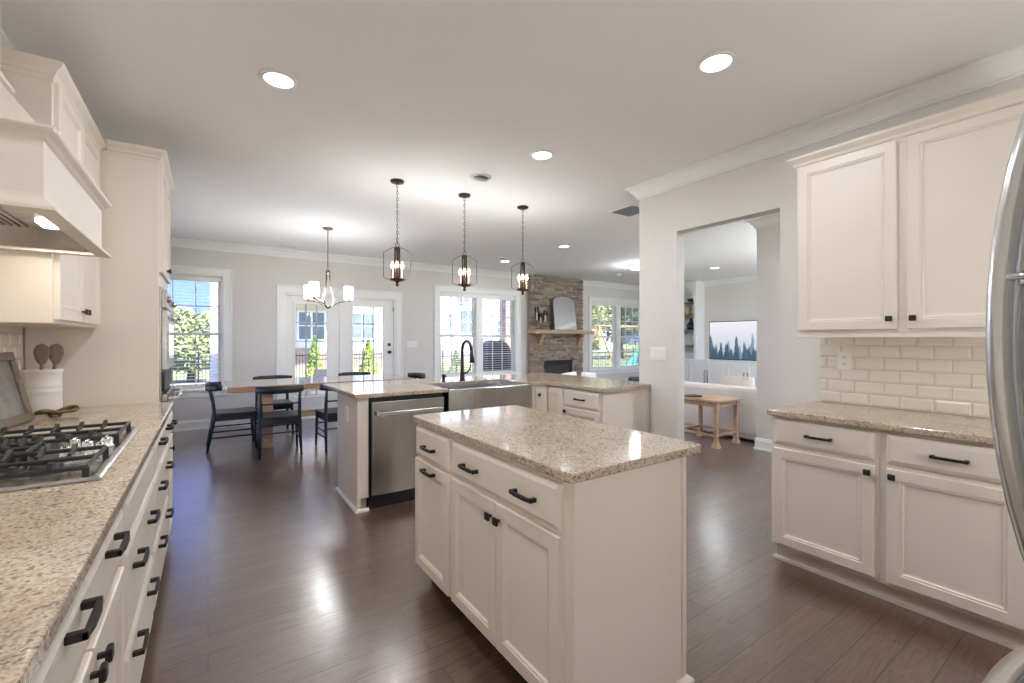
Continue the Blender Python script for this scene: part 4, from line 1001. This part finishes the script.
# chandelier
t = thing('chandelier', 'bronze three arm chandelier with frosted glass shades over dining table', 'chandelier', (1.30, 6.19, CZ))
MB().lathe([(.065, 0), (.065, -.008), (.05, -.022), (.012, -.03), (.001, -.03)], seg=24).build('canopy', 'pewter', t)
MB().tube([(0, 0, -.03), (0, 0, -.56)], .006, 8).build('stem', 'pewter', t)
m = MB(); m.lathe([(.02, -.55), (.028, -.56), (.028, -.585), (.02, -.60)], seg=16); m.build('hub', 'pewter', t); m = MB().lathe([(.001, -1.065), (.014, -1.055), (.02, -1.04), (.014, -1.02), (.001, -1.015)], seg=16); m.build('finial', 'pewter', t)
for ang in (168, 46, 258):
    a = math.radians(ang) - YAW; ca, sa = math.cos(a), math.sin(a)
    pr = [(.022, -.58), (.03, -.70), (.045, -.80), (.075, -.92), (.04, -1.0), (.012, -1.035)]
    ar = MB(); ar.tube([(r * ca, r * sa, z) for r, z in [(.022, -.58), (.028, -.70), (.05, -.82), (.085, -.93), (.06, -1.0), (.012, -1.04)]], .007, 8)
    ar.tube([(r * ca, r * sa, z) for r, z in [(.012, -1.045), (.08, -1.0), (.16, -.965), (.24, -.952), (.285, -.95)]], [.010, .009, .008, .007, .007], 8)
    am = ar.build('arm', 'pewter', t)
    MB().lathe([(.03, -.952), (.032, -.945), (.018, -.935), (.012, -.92), (.012, -.90)], (.285 * ca, .285 * sa, 0), 16).build('cup', 'pewter', am)
    MB().lathe([(.001, -.925), (.055, -.925), (.060, -.918), (.060, -.745), (.056, -.745), (.056, -.915), (.001, -.918)], (.285 * ca, .285 * sa, 0), 24, cap=False).build('glass_shade', 'shade_glow', am)
l = bpy.data.lights.new('chandelier_lamp', 'POINT'); l.energy = BULB_W * 2.4; l.color = (.97, .98, 1.0); l.shadow_soft_size = .1
o = bpy.data.objects.new('chandelier_lamp', l); COL.objects.link(o); o.location = (0, 0, -.86); o.parent = t

# ------------------------------------------------------------------ dining set
t = thing('dining_table', 'long oak dining table with slab legs beyond the peninsula', 'table', (1.31, 6.55, 0))
m = MB(); m.box(-1.13, 1.13, -.49, .49, .715, .785, .006); m.build('table_top', 'table_oak', t)
for sx in (-1, 1):
    m = MB(); m.box(sx * .70 - .06, sx * .70 + .06, -.31, .31, 0, .715, .006); m.build('leg', 'pale_oak', t)
MB().box(-.64, .64, -.03, .03, .30, .38, .004).build('stretcher', 'pale_oak', t)

def chair():
    t = thing('dining_chair', '', 'chair', (0, 0, 0), 0, 'black wooden dining chairs round the table')   # faces +y
    m = MB(); pr = [(-.20, -.20), (.20, -.20), (.225, .21), (.20, .235), (-.20, .235), (-.225, .21)]
    m.prism(pr, .415, .452, 'z', .008); m.build('seat', 'chair_black', t)
    m = MB(); m.box(-.18, .18, .19, .212, .36, .416); m.box(-.18, .18, -.20, -.178, .36, .416); m.box(-.202, -.18, -.20, .212, .36, .416); m.box(.18, .202, -.20, .212, .36, .416); m.build('apron', 'chair_black', t)
    for s in (-1, 1):
        MB().tube([(s * .20, .20, .43), (s * .206, .21, .2), (s * .212, .225, 0)], [.019, .017, .012], 10).build('leg', 'chair_black', t)
        MB().tube([(s * .212, -.28, 0), (s * .204, -.235, .25), (s * .198, -.205, .43), (s * .198, -.225, .60), (s * .20, -.255, .735)], [.013, .018, .021, .018, .014], 10).build('leg', 'chair_black', t)
        m = MB(); m.tube([(s * .209, .217, .235), (s * .206, -.245, .235)], .009, 8); m.build('stretcher', 'chair_black', t)
        m = MB(); m.tube([(s * .209, .217, .165), (s * .209, -.25, .165)], .009, 8); m.build('stretcher', 'chair_black', t)
    m = MB(); m.tube([(-.198, -.23, .60), (0, -.245, .60), (.198, -.23, .60)], .009, 8); m.build('back_slat', 'chair_black', t)
    m = MB(); m.tube([(-.205, .212, .28), (.205, .212, .28)], .008, 8); m.build('stretcher', 'chair_black', t)
    m = MB(); m.tube([(-.205, -.245, .27), (.205, -.245, .27)], .008, 8); m.build('stretcher', 'chair_black', t)
    n = 16; m = MB(); rings = []
    for k in range(n + 1):
        s = -1 + 2 * k / n
        x = .24 * math.sin(s * 1.35) / math.sin(1.35); y = -.285 + .15 * abs(s) ** 2.2
        h = .034 + .008 * (1 - s * s); d = .014
        ty = .15 * 2.2 * abs(s) ** 1.2 * (1 if s > 0 else -1); tx = .24 * 1.35 * math.cos(s * 1.35) / math.sin(1.35)
        L_ = math.hypot(tx, ty); nx, ny = -ty / L_, tx / L_
        rings.append([m.v((x + nx * d, y + ny * d, .76 - h)), m.v((x + nx * d, y + ny * d, .76 + h)), m.v((x - nx * d, y - ny * d, .765 + h)), m.v((x - nx * d, y - ny * d, .765 - h))])
    for A, B in zip(rings, rings[1:]):
        for k in range(4): m.f([A[k], A[(k + 1) % 4], B[(k + 1) % 4], B[k]], True)
    m.f(rings[0]); m.f(rings[-1][::-1]); bmesh.ops.recalc_face_normals(m.bm, faces=m.bm.faces)
    m.build('backrest', 'chair_black', t)
    return t
GC = 'black wooden dining chairs round the table'
c0 = chair(); c0.location = (.27, 6.55, 0); c0.rotation_euler = (0, 0, -R90); c0['label'] = 'black wooden dining chair at left end of table, seen from its side'
dup(c0, (.70, 5.93, 0), -.06, 'black wooden dining chair with its back to us, left of the peninsula end', GC)
dup(c0, (1.35, 5.85, 0), .04, 'black wooden dining chair half hidden behind the peninsula end panel', GC)
dup(c0, (.78, 7.17, 0), PI, 'black wooden dining chair across the table below the left window side', GC)
dup(c0, (1.95, 7.20, 0), PI, 'black wooden dining chair across the table before the right french door', GC)
dup(c0, (2.52, 6.62, 0), R90, 'black wooden dining chair at right end, its top showing over the counter', GC)
# ------------------------------------------------------------------ fireplace
FX0, FX1, FY = 5.945, 7.530, 7.97
t = thing('fireplace', 'floor to ceiling stacked stone fireplace with wood mantel', 'fireplace', ((FX0 + FX1) / 2, YB, 0))
ox = (FX0 + FX1) / 2; m = MB(); m.M = Matrix.Translation((-ox, -YB, 0))
BX0, BX1, BZ0, BZ1 = 6.33, 7.18, .12, .86
m.box(FX0 + .01, BX0, FY + .03, YB - .002, 0, CZ - .001); m.box(BX1, FX1 - .01, FY + .03, YB - .002, 0, CZ - .001); m.box(BX0, BX1, FY + .03, YB - .002, BZ1, CZ - .001); m.box(BX0, BX1, FY + .03, YB - .002, 0, BZ0)
z = 0.
while z < CZ - .02:
    h = min(random.uniform(.024, .05), CZ - .002 - z); x = FX0
    while x < FX1 - .01:
        L = random.uniform(.08, .30); x1 = min(x + L, FX1)
        if FX1 - x1 < .08: x1 = FX1
        segs = [(x, x1)]
        if z + h > BZ0 and z < BZ1:
            segs = [(a, b_) for a, b_ in ((x, min(x1, BX0)), (max(x, BX1), x1)) if b_ - a > .02]
        for a, b_ in segs: m.box(a + .0015, b_ - .0015, FY + random.uniform(-.028, .010), FY + .06, z + .0015, z + h - .0015, .004)
        x = x1
    z += h
m.build('stone_facing', 'ledge_stone', t)
m = MB(); m.M = Matrix.Translation((-ox, -YB, 0)); m.box(BX0, BX1, FY - .005, YB - .01, BZ0, BZ0 + .07, .004); m.box(BX0, BX1, FY - .005, YB - .01, BZ1 - .10, BZ1, .004); m.box(BX0, BX0 + .05, FY - .005, YB - .01, BZ0 + .07, BZ1 - .1); m.box(BX1 - .05, BX1, FY - .005, YB - .01, BZ0 + .07, BZ1 - .1)
fb = m.build('firebox', 'black_metal', t)
m = MB(); m.M = Matrix.Translation((-ox, -YB, 0)); m.box(BX0 + .05, BX1 - .05, FY + .02, FY + .03, BZ0 + .07, BZ1 - .1); m.build('firebox_glass', 'firebox_black', fb)
m = MB(); m.M = Matrix.Translation((-ox, -YB, 0))
for k in range(3): m.box(BX0 + .04, BX1 - .04, FY - .012, FY - .004, BZ1 - .088 + k * .028, BZ1 - .074 + k * .028)
m.build('louvers', 'black_plastic', fb)
m = MB(); m.M = Matrix.Translation((-ox, -YB, 0)); m.box(5.87, 7.66, 7.70, FY + .02, 1.475, 1.555, .006); m.build('mantel_shelf', 'mantel_oak', t)
for xx in (6.17, 7.36):
    m = MB(); m.M = Matrix.Translation((-ox, -YB, 0)); m.prism([(FY + .02, 1.475), (7.76, 1.475), (7.77, 1.43), (7.84, 1.36), (7.90, 1.22), (FY + .02, 1.18)], xx - .042, xx + .042, 'x', .004); m.build('corbel', 'mantel_oak', t)
t = thing('arched_mirror', 'frameless arched mirror leaning on the mantel', 'mirror', (6.84, 7.80, 1.560))
t.rotation_euler = (math.radians(-7), 0, 0)
poly = [(-.345, 0), (.345, 0), (.335, .62)] + [(.335 * math.cos(a) if True else 0, .66 + .13 * math.sin(a)) for a in [PI * k / 12 for k in range(1, 12)]] + [(-.335, .62)]
MB().prism(poly, -.006, .012, 'y', .002).build('backing', 'silver_frame', t)
MB().prism([(x * .965, .008 + z * .98) for x, z in poly], -.010, -.0065, 'y').build('mirror_glass', 'mirror_glass', t)
for i, (x, h, lab) in enumerate(((5.99, .50, 'tall slim glass candle holder, left on the mantel'), (6.10, .36, 'short slim glass candle holder, middle on the mantel'), (6.23, .43, 'slim glass candle holder next to the arched mirror'))):
    t = thing('candle_holder', lab, 'candle holder', (x, 7.80, 1.556), 0, 'glass candle holders on the mantel')
    MB().lathe([(.036, 0), (.036, .006), (.012, .012), (.008, h * .35), (.02, h * .4)], seg=16).build('foot', 'clear_glass', t)
    MB().lathe([(.044, h * .4), (.046, h), (.043, h), (.041, h * .42), (.001, h * .41)], seg=20, cap=False).build('glass', 'clear_glass', t)
    MB().lathe([(.028, h * .42), (.028, h * .75), (.001, h * .76)], seg=14).build('candle', 'wax', t)

# ------------------------------------------------------------------ living room
def cushion(mb, c, sx, sy, sz, M=None):
    b_ = bmesh.new(); bmesh.ops.create_cube(b_, size=2)
    bmesh.ops.subdivide_edges(b_, edges=b_.edges[:], cuts=7, use_grid_fill=True)
    T = Matrix.Translation(c) @ (M or Matrix.Identity(4)); mp = {}
    for v in b_.verts:
        p = v.co; e1, e2 = abs(p.x) ** 3, abs(p.z) ** 3
        q = Vector((p.x * sx * (1 - .05 * (1 - e2) * 0 - .06 * e2), p.y * sy * (1 - .80 * max(e1, e2) ** 1.2), p.z * sz * (1 - .06 * e1)))
        mp[v] = mb.v(T @ q)
    for f in b_.faces: mb.f([mp[v] for v in f.verts], True)
    b_.free()
t = thing('sofa', 'white slipcovered sofa with its back to the opening', 'sofa', (6.30, 3.66, 0))
m = MB(); m.box(-.45, .50, -.80, .80, .02, .40, .03); m.build('base', 'sofa_fabric', t)
m = MB(); m.box(-.47, -.24, -.82, .82, .06, .70, .05); m.build('backrest', 'sofa_fabric', t)
for s in (-1, 1): MB().box(-.40, .48, s * .73 - .11, s * .73 + .11, .06, .60, .05).build('arm', 'sofa_fabric', t)
for s in (-1, 1): MB().box(-.22, .49, s * .31 - .30, s * .31 + .30, .40, .52, .04).build('seat_cushion', 'sofa_fabric', t)
for a in (-.42, .46):
    for b_ in (-.72, .72): MB().box(a - .03, a + .03, b_ - .03, b_ + .03, 0, .06).build('leg', 'chair_black', t)
m = MB(); cushion(m, (0, 0, 0), .23, .09, .145); o = m.build('throw_pillow', 'pillow_fabric'); o.location = (6.20, 3.42, .672); o.rotation_euler = (.12, 0, R90 + .1)
tag(o, 'beige throw pillow propped on the white sofa back', 'pillow')
t = thing('side_table', 'pale wood side table with flared feet behind the sofa', 'table', (5.40, 3.36, 0))
m = MB(); m.box(-.27, .27, -.30, .30, .555, .585, .004); m.build('table_top', 'pale_oak', t)
m = MB(); m.box(-.24, .24, -.27, -.25, .50, .555); m.box(-.24, .24, .25, .27, .50, .555); m.box(-.24, -.22, -.25, .25, .50, .555); m.box(.22, .24, -.25, .25, .50, .555); m.build('apron', 'pale_oak', t)
for sx in (-1, 1):
    for sy in (-1, 1):
        m = MB(); c = (sx * .225, sy * .25)
        rr = [(0, .042), (.02, .040), (.06, .026), (.12, .020), (.40, .020), (.50, .026), (.555, .028)]
        L_ = [[m.v((c[0] + a * r, c[1] + b_ * r, z)) for a, b_ in ((-1, -1), (1, -1), (1, 1), (-1, 1))] for z, r in rr]
        for A, B in zip(L_, L_[1:]):
            for k in range(4): m.f([A[k], A[(k + 1) % 4], B[(k + 1) % 4], B[k]])
        m.f(L_[0][::-1]); m.f(L_[-1]); m.build('leg', 'pale_oak', t)
m = MB(); m.box(-.205, .205, -.262, -.238, .13, .16); m.box(-.205, .205, .238, .262, .13, .16); m.box(-.237, -.213, -.23, .23, .13, .16); m.box(.213, .237, -.23, .23, .13, .16); m.build('stretcher', 'pale_oak', t)
m = MB(); m.lathe([(.001, .0), (.10, .0), (.115, .006), (.118, .014), (.114, .014), (.10, .004), (.001, .004)], seg=28); o = m.build('serving_tray', 'black_metal'); o.location = (5.29, 3.50, .5855)
tag(o, 'thin dark round tray on the pale wood side table', 'tray')

t = thing('television', 'wall mounted television showing a misty blue forest', 'television', (XF - .03, 5.56, 1.318))
MB().box(-.02, .028, -.815, .815, -.462, .462, .004).build('housing', 'black_plastic', t)
MB().box(-.024, -.0195, -.80, .80, -.447, .447).build('screen', 'tv_picture', t)

t = thing('media_cabinet', 'long white built in cabinet below the television', 'cabinet', (9.95, 7.66, 0), -R90)
WM = 3.85
MB().box(0, WM, 0, .395, .08, .815, .003).build('body', 'builtin_paint', t)
MB().box(0, WM, .03, .395, 0, .08).build('plinth', 'builtin_paint', t)
MB().box(-.0, WM + .01, -.02, .395, .815, .85, .004).build('top', 'builtin_paint', t)
SH = [(0, 0), (0, .018), (.002, .02), (.06, .02), (.062, .010)]
for k in range(8):
    x0 = .006 + k * .48; d = MB().rings(x0, x0 + .468, .10, .79, SH).build('door', 'builtin_paint', t)
    m = MB(); pull(m, x0 + (.035 if k % 2 == 1 else .433), .44, -.02, .30, True); m.build('pull', 'brass_dark', d)
# arched niche tower
t = thing('bookcase', 'white built in arched bookcase left of the television', 'bookcase', (9.99, 7.64, .852), -R90)
WB, HB, DB = 1.11, CZ - .852 - .002, .355
m = MB(); a0, a1, ac = .07, 1.04, 1.40; rad = (a1 - a0) / 2; cx = (a0 + a1) / 2
hole = [(a0, 0.0), (a0, ac)] + [(cx - rad * math.cos(PI * k / 14), ac + rad * math.sin(PI * k / 14)) for k in range(1, 14)] + [(a1, ac), (a1, 0.0)]
m.prism([(0, 0)] + hole + [(WB, 0), (WB, HB), (0, HB)], 0, .03, 'y')
m.box(0, a0, .03, DB, 0, HB); m.box(a1, WB, .03, DB, 0, HB); m.box(a0, a1, DB - .02, DB, 0, HB); m.box(a0, a1, .03, DB - .02, ac + rad, HB)
m.build('case', 'builtin_paint', t)
for zz in (.33, .74, 1.10, 1.44):
    MB().box(a0 - .001, a1 + .001, .02, DB - .021, zz - .035, zz, .002).build('shelf', 'shelf_wood', t)
def onshelf(x, y, z): return (9.99 + y, 7.64 - x, .852 + z)
def vase(name, label, prof, x, z, mat, cat='vase', y=.17):
    o = MB().lathe(prof, seg=20).build(name, mat); o.location = onshelf(x, y, z); tag(o, label, cat); return o
vase('bowl', 'dark bowl on the top shelf of arched bookcase', [(.04, 0), (.06, .01), (.12, .08), (.115, .08), (.05, .015), (.001, .012)], .86, 1.44, 'dark_ceramic', 'bowl')
vase('jar', 'tan round jar on the second shelf of arched bookcase', [(.05, 0), (.10, .06), (.10, .13), (.05, .19), (.05, .22), (.06, .23), (.001, .23)], .76, 1.10, 'tan_ceramic', 'jar')
vase('vase', 'cream small vase beside the tan jar in arched bookcase', [(.04, 0), (.06, .05), (.055, .12), (.03, .16), (.035, .18), (.001, .17)], .93, 1.10, 'cream_ceramic')
vase('vase', 'dark bottle shaped vase on third shelf of arched bookcase', [(.06, 0), (.11, .06), (.10, .14), (.04, .2), (.03, .28), (.04, .29), (.001, .28)], .85, .74, 'dark_ceramic')
vase('bowl', 'white shallow bowl on the lowest wooden shelf of bookcase', [(.04, 0), (.06, .01), (.13, .05), (.125, .05), (.05, .015), (.001, .012)], .86, .33, 'cream_ceramic', 'bowl')
for k in range(3):
    o = MB().box(-.13, .13, -.09, .09, 0, .045, .003).build('book', 'book_cover'); o.location = onshelf(.86, .18, .002 + k * .047); o.rotation_euler = (0, 0, R90 + (k - 1) * .05)
    tag(o, ['pale book, bottom of the stack under the bookcase shelves', 'pale book, middle of the stack under the bookcase shelves', 'pale book, topmost of the stack under the bookcase shelves'][k], 'book', 'stacked pale books in the bookcase')

# living seats showing over the counter
t = thing('accent_chair', 'dark upholstered chair below the window right of fireplace', 'chair', (7.15, 5.95, 0), -.5)
MB().box(-.33, .33, -.33, .33, .12, .45, .05).build('seat', 'dark_upholstery', t); MB().box(-.34, .34, -.40, -.28, .12, .62, .04).build('backrest', 'dark_upholstery', t)
for a in (-.28, .28):
    for b_ in (-.3, .28): MB().tube([(a, b_, 0), (a, b_, .13)], [.014, .02], 8).build('leg', 'pale_oak', t)
t = thing('loveseat', 'white loveseat in front of the fireplace, mostly behind counter', 'sofa', (5.55, 6.30, 0))
MB().box(-.85, .85, -.35, .42, .08, .42, .04).build('base', 'sofa_fabric', t); MB().box(-.85, .85, -.45, -.25, .08, .58, .05).build('backrest', 'sofa_fabric', t)
for s in (-1, 1): MB().box(s * .84 - .1, s * .84 + .1, -.40, .42, .08, .52, .05).build('arm', 'sofa_fabric', t)
for a in (-.78, .78):
    for b_ in (-.36, .34): MB().box(a - .03, a + .03, b_ - .03, b_ + .03, 0, .09).build('leg', 'chair_black', t)
for x, z, rz, lab in ((5.05, .575, .10, 'white ruffled pillow, left one on the loveseat back'), (5.46, .585, -.08, 'white ruffled pillow, middle one on the loveseat back'), (5.96, .57, .06, 'white ruffled pillow, right one on the loveseat back')):
    m = MB(); cushion(m, (0, 0, 0), .19, .08, .15); o = m.build('ruffled_pillow', 'white_fabric'); o.location = (x, 6.16, z); o.rotation_euler = (.12, rz, 0)
    tag(o, lab, 'pillow', 'white pillows on the loveseat')

# ------------------------------------------------------------------ outdoors
GZ = -.32
struct(MB().box(-150, 260, -100, 300, GZ - .2, GZ).build('ground', 'grass_lawn'), 'sunny green back lawn outside the windows', 'lawn')
struct(MB().prism([(-6.5, 4), (XL - .15, 4), (XL - .15, YB + .15), (XF + .15, YB + .15), (XF + .15, 12.4), (-6.5, 12.4)], GZ, GZ + .05).build('ground_patio', 'patio_concrete'), 'pale concrete patio outside the french doors', 'patio')
t = thing('metal_fence', 'black metal picket fence across the back lawn', 'fence', (0, 19.2, GZ))
m = MB()
for k in range(0, 270):
    x = -5 + k * .105; m.box(x - .010, x + .010, -.010, .010, .06, 1.12)
m.build('pickets', 'fence_black', t)
m = MB(); m.box(-5, 23.4, -.016, .016, 1.02, 1.06); m.box(-5, 23.4, -.016, .016, .86, .89); m.box(-5, 23.4, -.016, .016, .14, .18); m.build('rails', 'fence_black', t)
for k in range(13): MB().box(-5 + k * 2.36 - .03, -5 + k * 2.36 + .03, -.03, .03, 0, 1.2, .004).build('post', 'fence_black', t)

def leaves(mb, c, r, n, s, cone=False):
    for _ in range(n):
        while True:
            p = Vector((random.uniform(-1, 1), random.uniform(-1, 1), random.uniform(-1, 1)))
            if p.length < 1 and p.length > .35: break
        if cone:
            zz = random.random() ** .75; rad = (1 - zz) * .95 + .06; a = random.uniform(0, 2 * PI); q = random.uniform(.7, 1)
            p = Vector((rad * q * math.cos(a), rad * q * math.sin(a), zz * 2 - 1))
        p = Vector((c[0] + p.x * r[0], c[1] + p.y * r[1], c[2] + p.z * r[2]))
        a = Vector((random.uniform(-1, 1), random.uniform(-1, 1), random.uniform(-1, 1))).normalized(); b_ = a.orthogonal().normalized()
        q = s * random.uniform(.6, 1.3)
        mb.f([mb.v(p - a * q), mb.v(p - b_ * q * .55), mb.v(p + a * q), mb.v(p + b_ * q * .55)])
def tree(label, x, y, zc, r, n, s, mat, cat='tree', name='leafy_tree', grp='trees beyond the lawn'):
    t = thing(name, label, cat, (x, y, GZ), 0, grp)
    m = MB(); m.tube([(0, 0, 0), (.05, .02, (zc - GZ) * .5), (0, 0, zc - GZ)], [r[0] * .10, r[0] * .07, r[0] * .04], 8)
    for k in range(5):
        a = k * 1.26; m.tube([(0, 0, (zc - GZ) * .6), (r[0] * .4 * math.cos(a), r[1] * .4 * math.sin(a), zc - GZ + r[2] * .2)], [r[0] * .04, r[0] * .015], 6)
    m.build('trunk', 'bark', t)
    m = MB()
    for k in range(7):
        a = random.uniform(0, 2 * PI); q = random.uniform(.2, .55)
        leaves(m, (q * r[0] * math.cos(a), q * r[1] * math.sin(a), zc - GZ + random.uniform(-.45, .5) * r[2]), (r[0] * .55, r[1] * .55, r[2] * .5), n // 7, s)
    m.build('foliage', mat, t)
def shrub(label, x, y, h, r, mat, n=900):
    t = thing('conical_evergreen', label, 'shrub', (x, y, GZ), 0, 'conical evergreens by the fence')
    MB().tube([(0, 0, 0), (0, 0, h * .6)], [.04, .015], 8).build('trunk', 'bark', t)
    m = MB(); leaves(m, (0, 0, h / 2 + .04), (r, r, h / 2), n, .055, True); m.build('foliage', mat, t)
tree('green tree filling the lower left window behind blind', -.55, 21, 1.3, (1.5, 1.2, 1.5), 4200, .12, 'leaf_green')
tree('darker green tree at left edge of the left window', -2.4, 24, 1.4, (1.6, 1.4, 1.6), 2600, .14, 'leaf_dark')
tree('tall tree left half of window beside the fireplace', 24.0, 25, 4.2, (2.6, 2.4, 3.2), 4200, .17, 'leaf_green')
tree('dark leafy tree right half of window beside the fireplace', 30.0, 27, 3.6, (3.0, 2.6, 3.0), 4200, .18, 'leaf_dark')
tree('yellow green bush low in window beside the fireplace', 21.6, 22, 1.5, (1.0, 1.0, 1.0), 1500, .12, 'leaf_yellow')
tree('bright tree seen at the right edge of living room window', 36.5, 28, 4.0, (3.0, 2.6, 3.5), 3600, .18, 'leaf_bright')
shrub('conical evergreen seen through the left french door', 3.25, 17.6, 1.75, .42, 'leaf_bright')
shrub('conical evergreen seen through the right french door', 5.20, 17.6, 1.62, .46, 'leaf_bright')
shrub('small round evergreen seen left of faucet through sink window', 9.15, 17.8, 1.15, .45, 'leaf_dark', 600)

def siding(mb, x0, x1, y, z0, z1, st=.16, holes=()):
    z = z0
    while z < z1:
        zt = min(z + st, z1)
        mb.prism([(y, z), (y - .028, z), (y - .008, zt), (y, zt)], x0, x1, 'x')
        z += st
def house_window(parent, x0, x1, z0, z1, y):
    m = MB(); w_ = .11
    m.box(x0 - w_, x0, y - .07, y, z0 - w_, z1 + w_); m.box(x1, x1 + w_, y - .07, y, z0 - w_, z1 + w_); m.box(x0, x1, y - .07, y, z1, z1 + w_); m.box(x0, x1, y - .07, y, z0 - w_, z0)
    m.box(x0, x1, y - .06, y, (z0 + z1) / 2 - .03, (z0 + z1) / 2 + .03); xm = (x0 + x1) / 2; m.box(xm - .05, xm + .05, y - .06, y, z0, z1)
    f = m.build('window_frame', 'trim_paint', parent); MB().box(x0, x1, y - .045, y - .03, z0, z1).build('pane', 'house_glass', f)
t = thing('neighbor_house', 'white sided neighbor house seen through the french doors', 'house', (0, 0, GZ)); H0 = -GZ
m = MB(); m.box(2.2, 10.2, 27.0, 34, 0, 6.2); siding(m, 2.2, 10.2, 27.0, 1.2, 6.2); m.build('wall', 'siding_white', t)
m = MB()
for k in range(15):
    x = 2.18 - (k % 2) * .11
    while x < 10.2: m.box(max(2.18, x), min(10.22, x + .215), 26.93, 27.0, k * .08, k * .08 + .072); x += .225
m.build('brick_skirt', 'brick', t)
m = MB(); m.prism([(26.5, 6.2), (34.5, 6.2), (30.5, 9.2)], 1.8, 10.6, 'x'); m.build('roof', 'roof_shingle', t)
for a in ((4.15, 5.45, 1.7, 3.2), (7.0, 8.2, 1.75, 3.2)) : house_window(t, *a, 26.98)
m = MB(); m.prism([(25.0, 3.75), (27, 4.35), (27, 4.2), (25, 3.55)], 2.6, 6.3, 'x'); m.build('porch_roof', 'roof_shingle', t)
for xx in (3.45, 6.1): MB().box(xx - .11, xx + .11, 25.1, 25.32, 0, 3.6).build('porch_post', 'trim_paint', t)
t = thing('neighbor_house', 'tall grey blue sided house seen through the sink window', 'house', (0, 0, GZ))
m = MB(); m.box(12.4, 21.5, 30.0, 37, 0, 8.5); siding(m, 12.4, 21.5, 30.0, .3, 8.5, .2); m.build('wall', 'siding_blue', t)
m = MB(); m.prism([(29.5, 8.5), (37.5, 8.5), (33.5, 11.5)], 12.0, 21.9, 'x'); m.build('roof', 'roof_shingle', t)
for a in ((15.75, 17.0, 2.15, 3.9), (15.4, 16.5, 4.5, 5.4), (14.75, 15.15, 2.6, 3.5), (19.0, 20.2, 2.2, 3.2)): house_window(t, *a, 29.97)
m = MB(); m.box(21.5, 21.62, 29.9, 30.0, 0, 8.5); m.build('corner_board', 'trim_paint', t)
t = thing('neighbor_house', 'distant pale house between trees in living room window', 'house', (0, 0, GZ))
m = MB(); m.box(33, 44, 40, 48, 0, 4.2); siding(m, 33, 44, 40, .2, 4.2, .2); m.build('wall', 'siding_white', t)
m = MB(); m.prism([(39.4, 4.2), (48.6, 4.2), (44, 7.2)], 32.6, 44.4, 'x'); m.build('roof', 'roof_shingle', t)
house_window(t, 37, 38.4, 1.5, 3.0, 39.97)

o = MB().box(.03, .16, 9.35, 9.48, GZ, 3.4, .004).build('porch_post', 'trim_paint'); tag(o, 'white porch post outside the left window', 'post')
m = MB()
for k in range(44):
    z = GZ + .05 + k * .075
    for j_ in range(2):
        a = 6.0 + (.16 if j_ else 0) - 0; m.box(6.33 + j_ * .165, 6.485 + j_ * .165, 9.55, 9.85, z, z + .067)
o = m.build('brick_column', 'brick', None, (6.49, 9.7, GZ)); tag(o, 'brick porch column behind the covered grill', 'column')
m = MB()
for k in range(9):
    x = -2.5 - (k % 2) * .11
    while x < .6: m.box(max(-2.5, x), min(.6, x + .21), 12.3, 12.5, GZ + k * .075, GZ + k * .075 + .067); x += .22
o = m.build('brick_seat_wall', 'brick', None, (-1, 12.4, GZ)); tag(o, 'low brick garden wall seen at foot of left window', 'garden wall')
t = thing('covered_grill', 'barbecue grill under a dark rounded cover outside sink window', 'grill', (5.80, 9.25, GZ + .05))
m = MB(); n = 12; pr = [(-.36, 0), (.36, 0), (.35, 1.15)] + [(.35 * math.cos(PI * k / n), 1.15 + .45 * math.sin(PI * k / n)) for k in range(1, n)] + [(-.35, 1.15)]
m.prism(pr, -.28, .28, 'y', .03); m.build('cover', 'cover_cloth', t)
t = thing('patio_chair', 'grey wicker patio chair outside the left french door', 'chair', (2.15, 11.0, GZ + .05), -.5)
MB().box(-.3, .3, -.3, .3, .12, .40, .03).build('seat', 'wicker', t); MB().at(Matrix.Translation((0, .3, .3)) @ Matrix.Rotation(-.25, 4, 'X')).box(-.3, .3, -.04, .04, 0, .62, .03).build('backrest', 'wicker', t)
for s in (-1, 1): MB().box(s * .32 - .04, s * .32 + .04, -.3, .3, .12, .58, .02).build('arm', 'wicker', t)
for a in (-.28, .28):
    for b_ in (-.26, .26): MB().tube([(a, b_, 0), (a, b_, .14)], .02, 8).build('leg', 'wicker', t)
t = thing('patio_ottoman', 'wicker patio ottoman with tan cushion outside left french door', 'ottoman', (1.42, 10.2, GZ + .05))
MB().box(-.34, .34, -.28, .28, .05, .62, .02).build('base', 'wicker', t); MB().box(-.35, .35, -.29, .29, .62, .74, .04).build('cushion', 'cushion_tan', t)
t = thing('playground_slide', 'teal playground slide in window beside the fireplace', 'slide', (0, 0, GZ))
m = MB(); a, b_ = Vector((18.6, 16, .12)), Vector((20.6, 16.4, 2.0))
m.prism([(18.4, .10), (18.9, .12), (20.7, 1.95), (21.2, 1.98), (21.2, 2.06), (20.65, 2.04), (18.85, .20), (18.4, .18)], 15.8, 16.4, 'y'); m.build('chute', 'teal_plastic', t)
for yy in (15.78, 16.38):
    m = MB(); m.prism([(18.4, .10), (18.9, .12), (20.7, 1.95), (21.2, 1.98), (21.2, 2.26), (20.6, 2.22), (18.8, .38), (18.4, .34)], yy, yy + .04, 'y'); m.build('side_rail', 'teal_plastic', t)
for yy in (15.8, 16.4): MB().box(21.1, 21.2, yy - .05, yy + .05, 0, 2.0).build('support', 'swing_wood', t)
t = thing('swing_frame', 'wooden swing set frame on lawn beside the teal slide', 'swing set', (0, 0, GZ))
for x in (17.2, 21.6):
    for dy in (-.9, .9): MB().tube([(x + (.45 if dy < 0 else -.45), 17 + dy, 0), (x, 17, 2.4)], .055, 8).build('leg', 'swing_wood', t)
MB().tube([(16.9, 17, 2.4), (21.9, 17, 2.4)], .06, 8).build('beam', 'swing_wood', t)
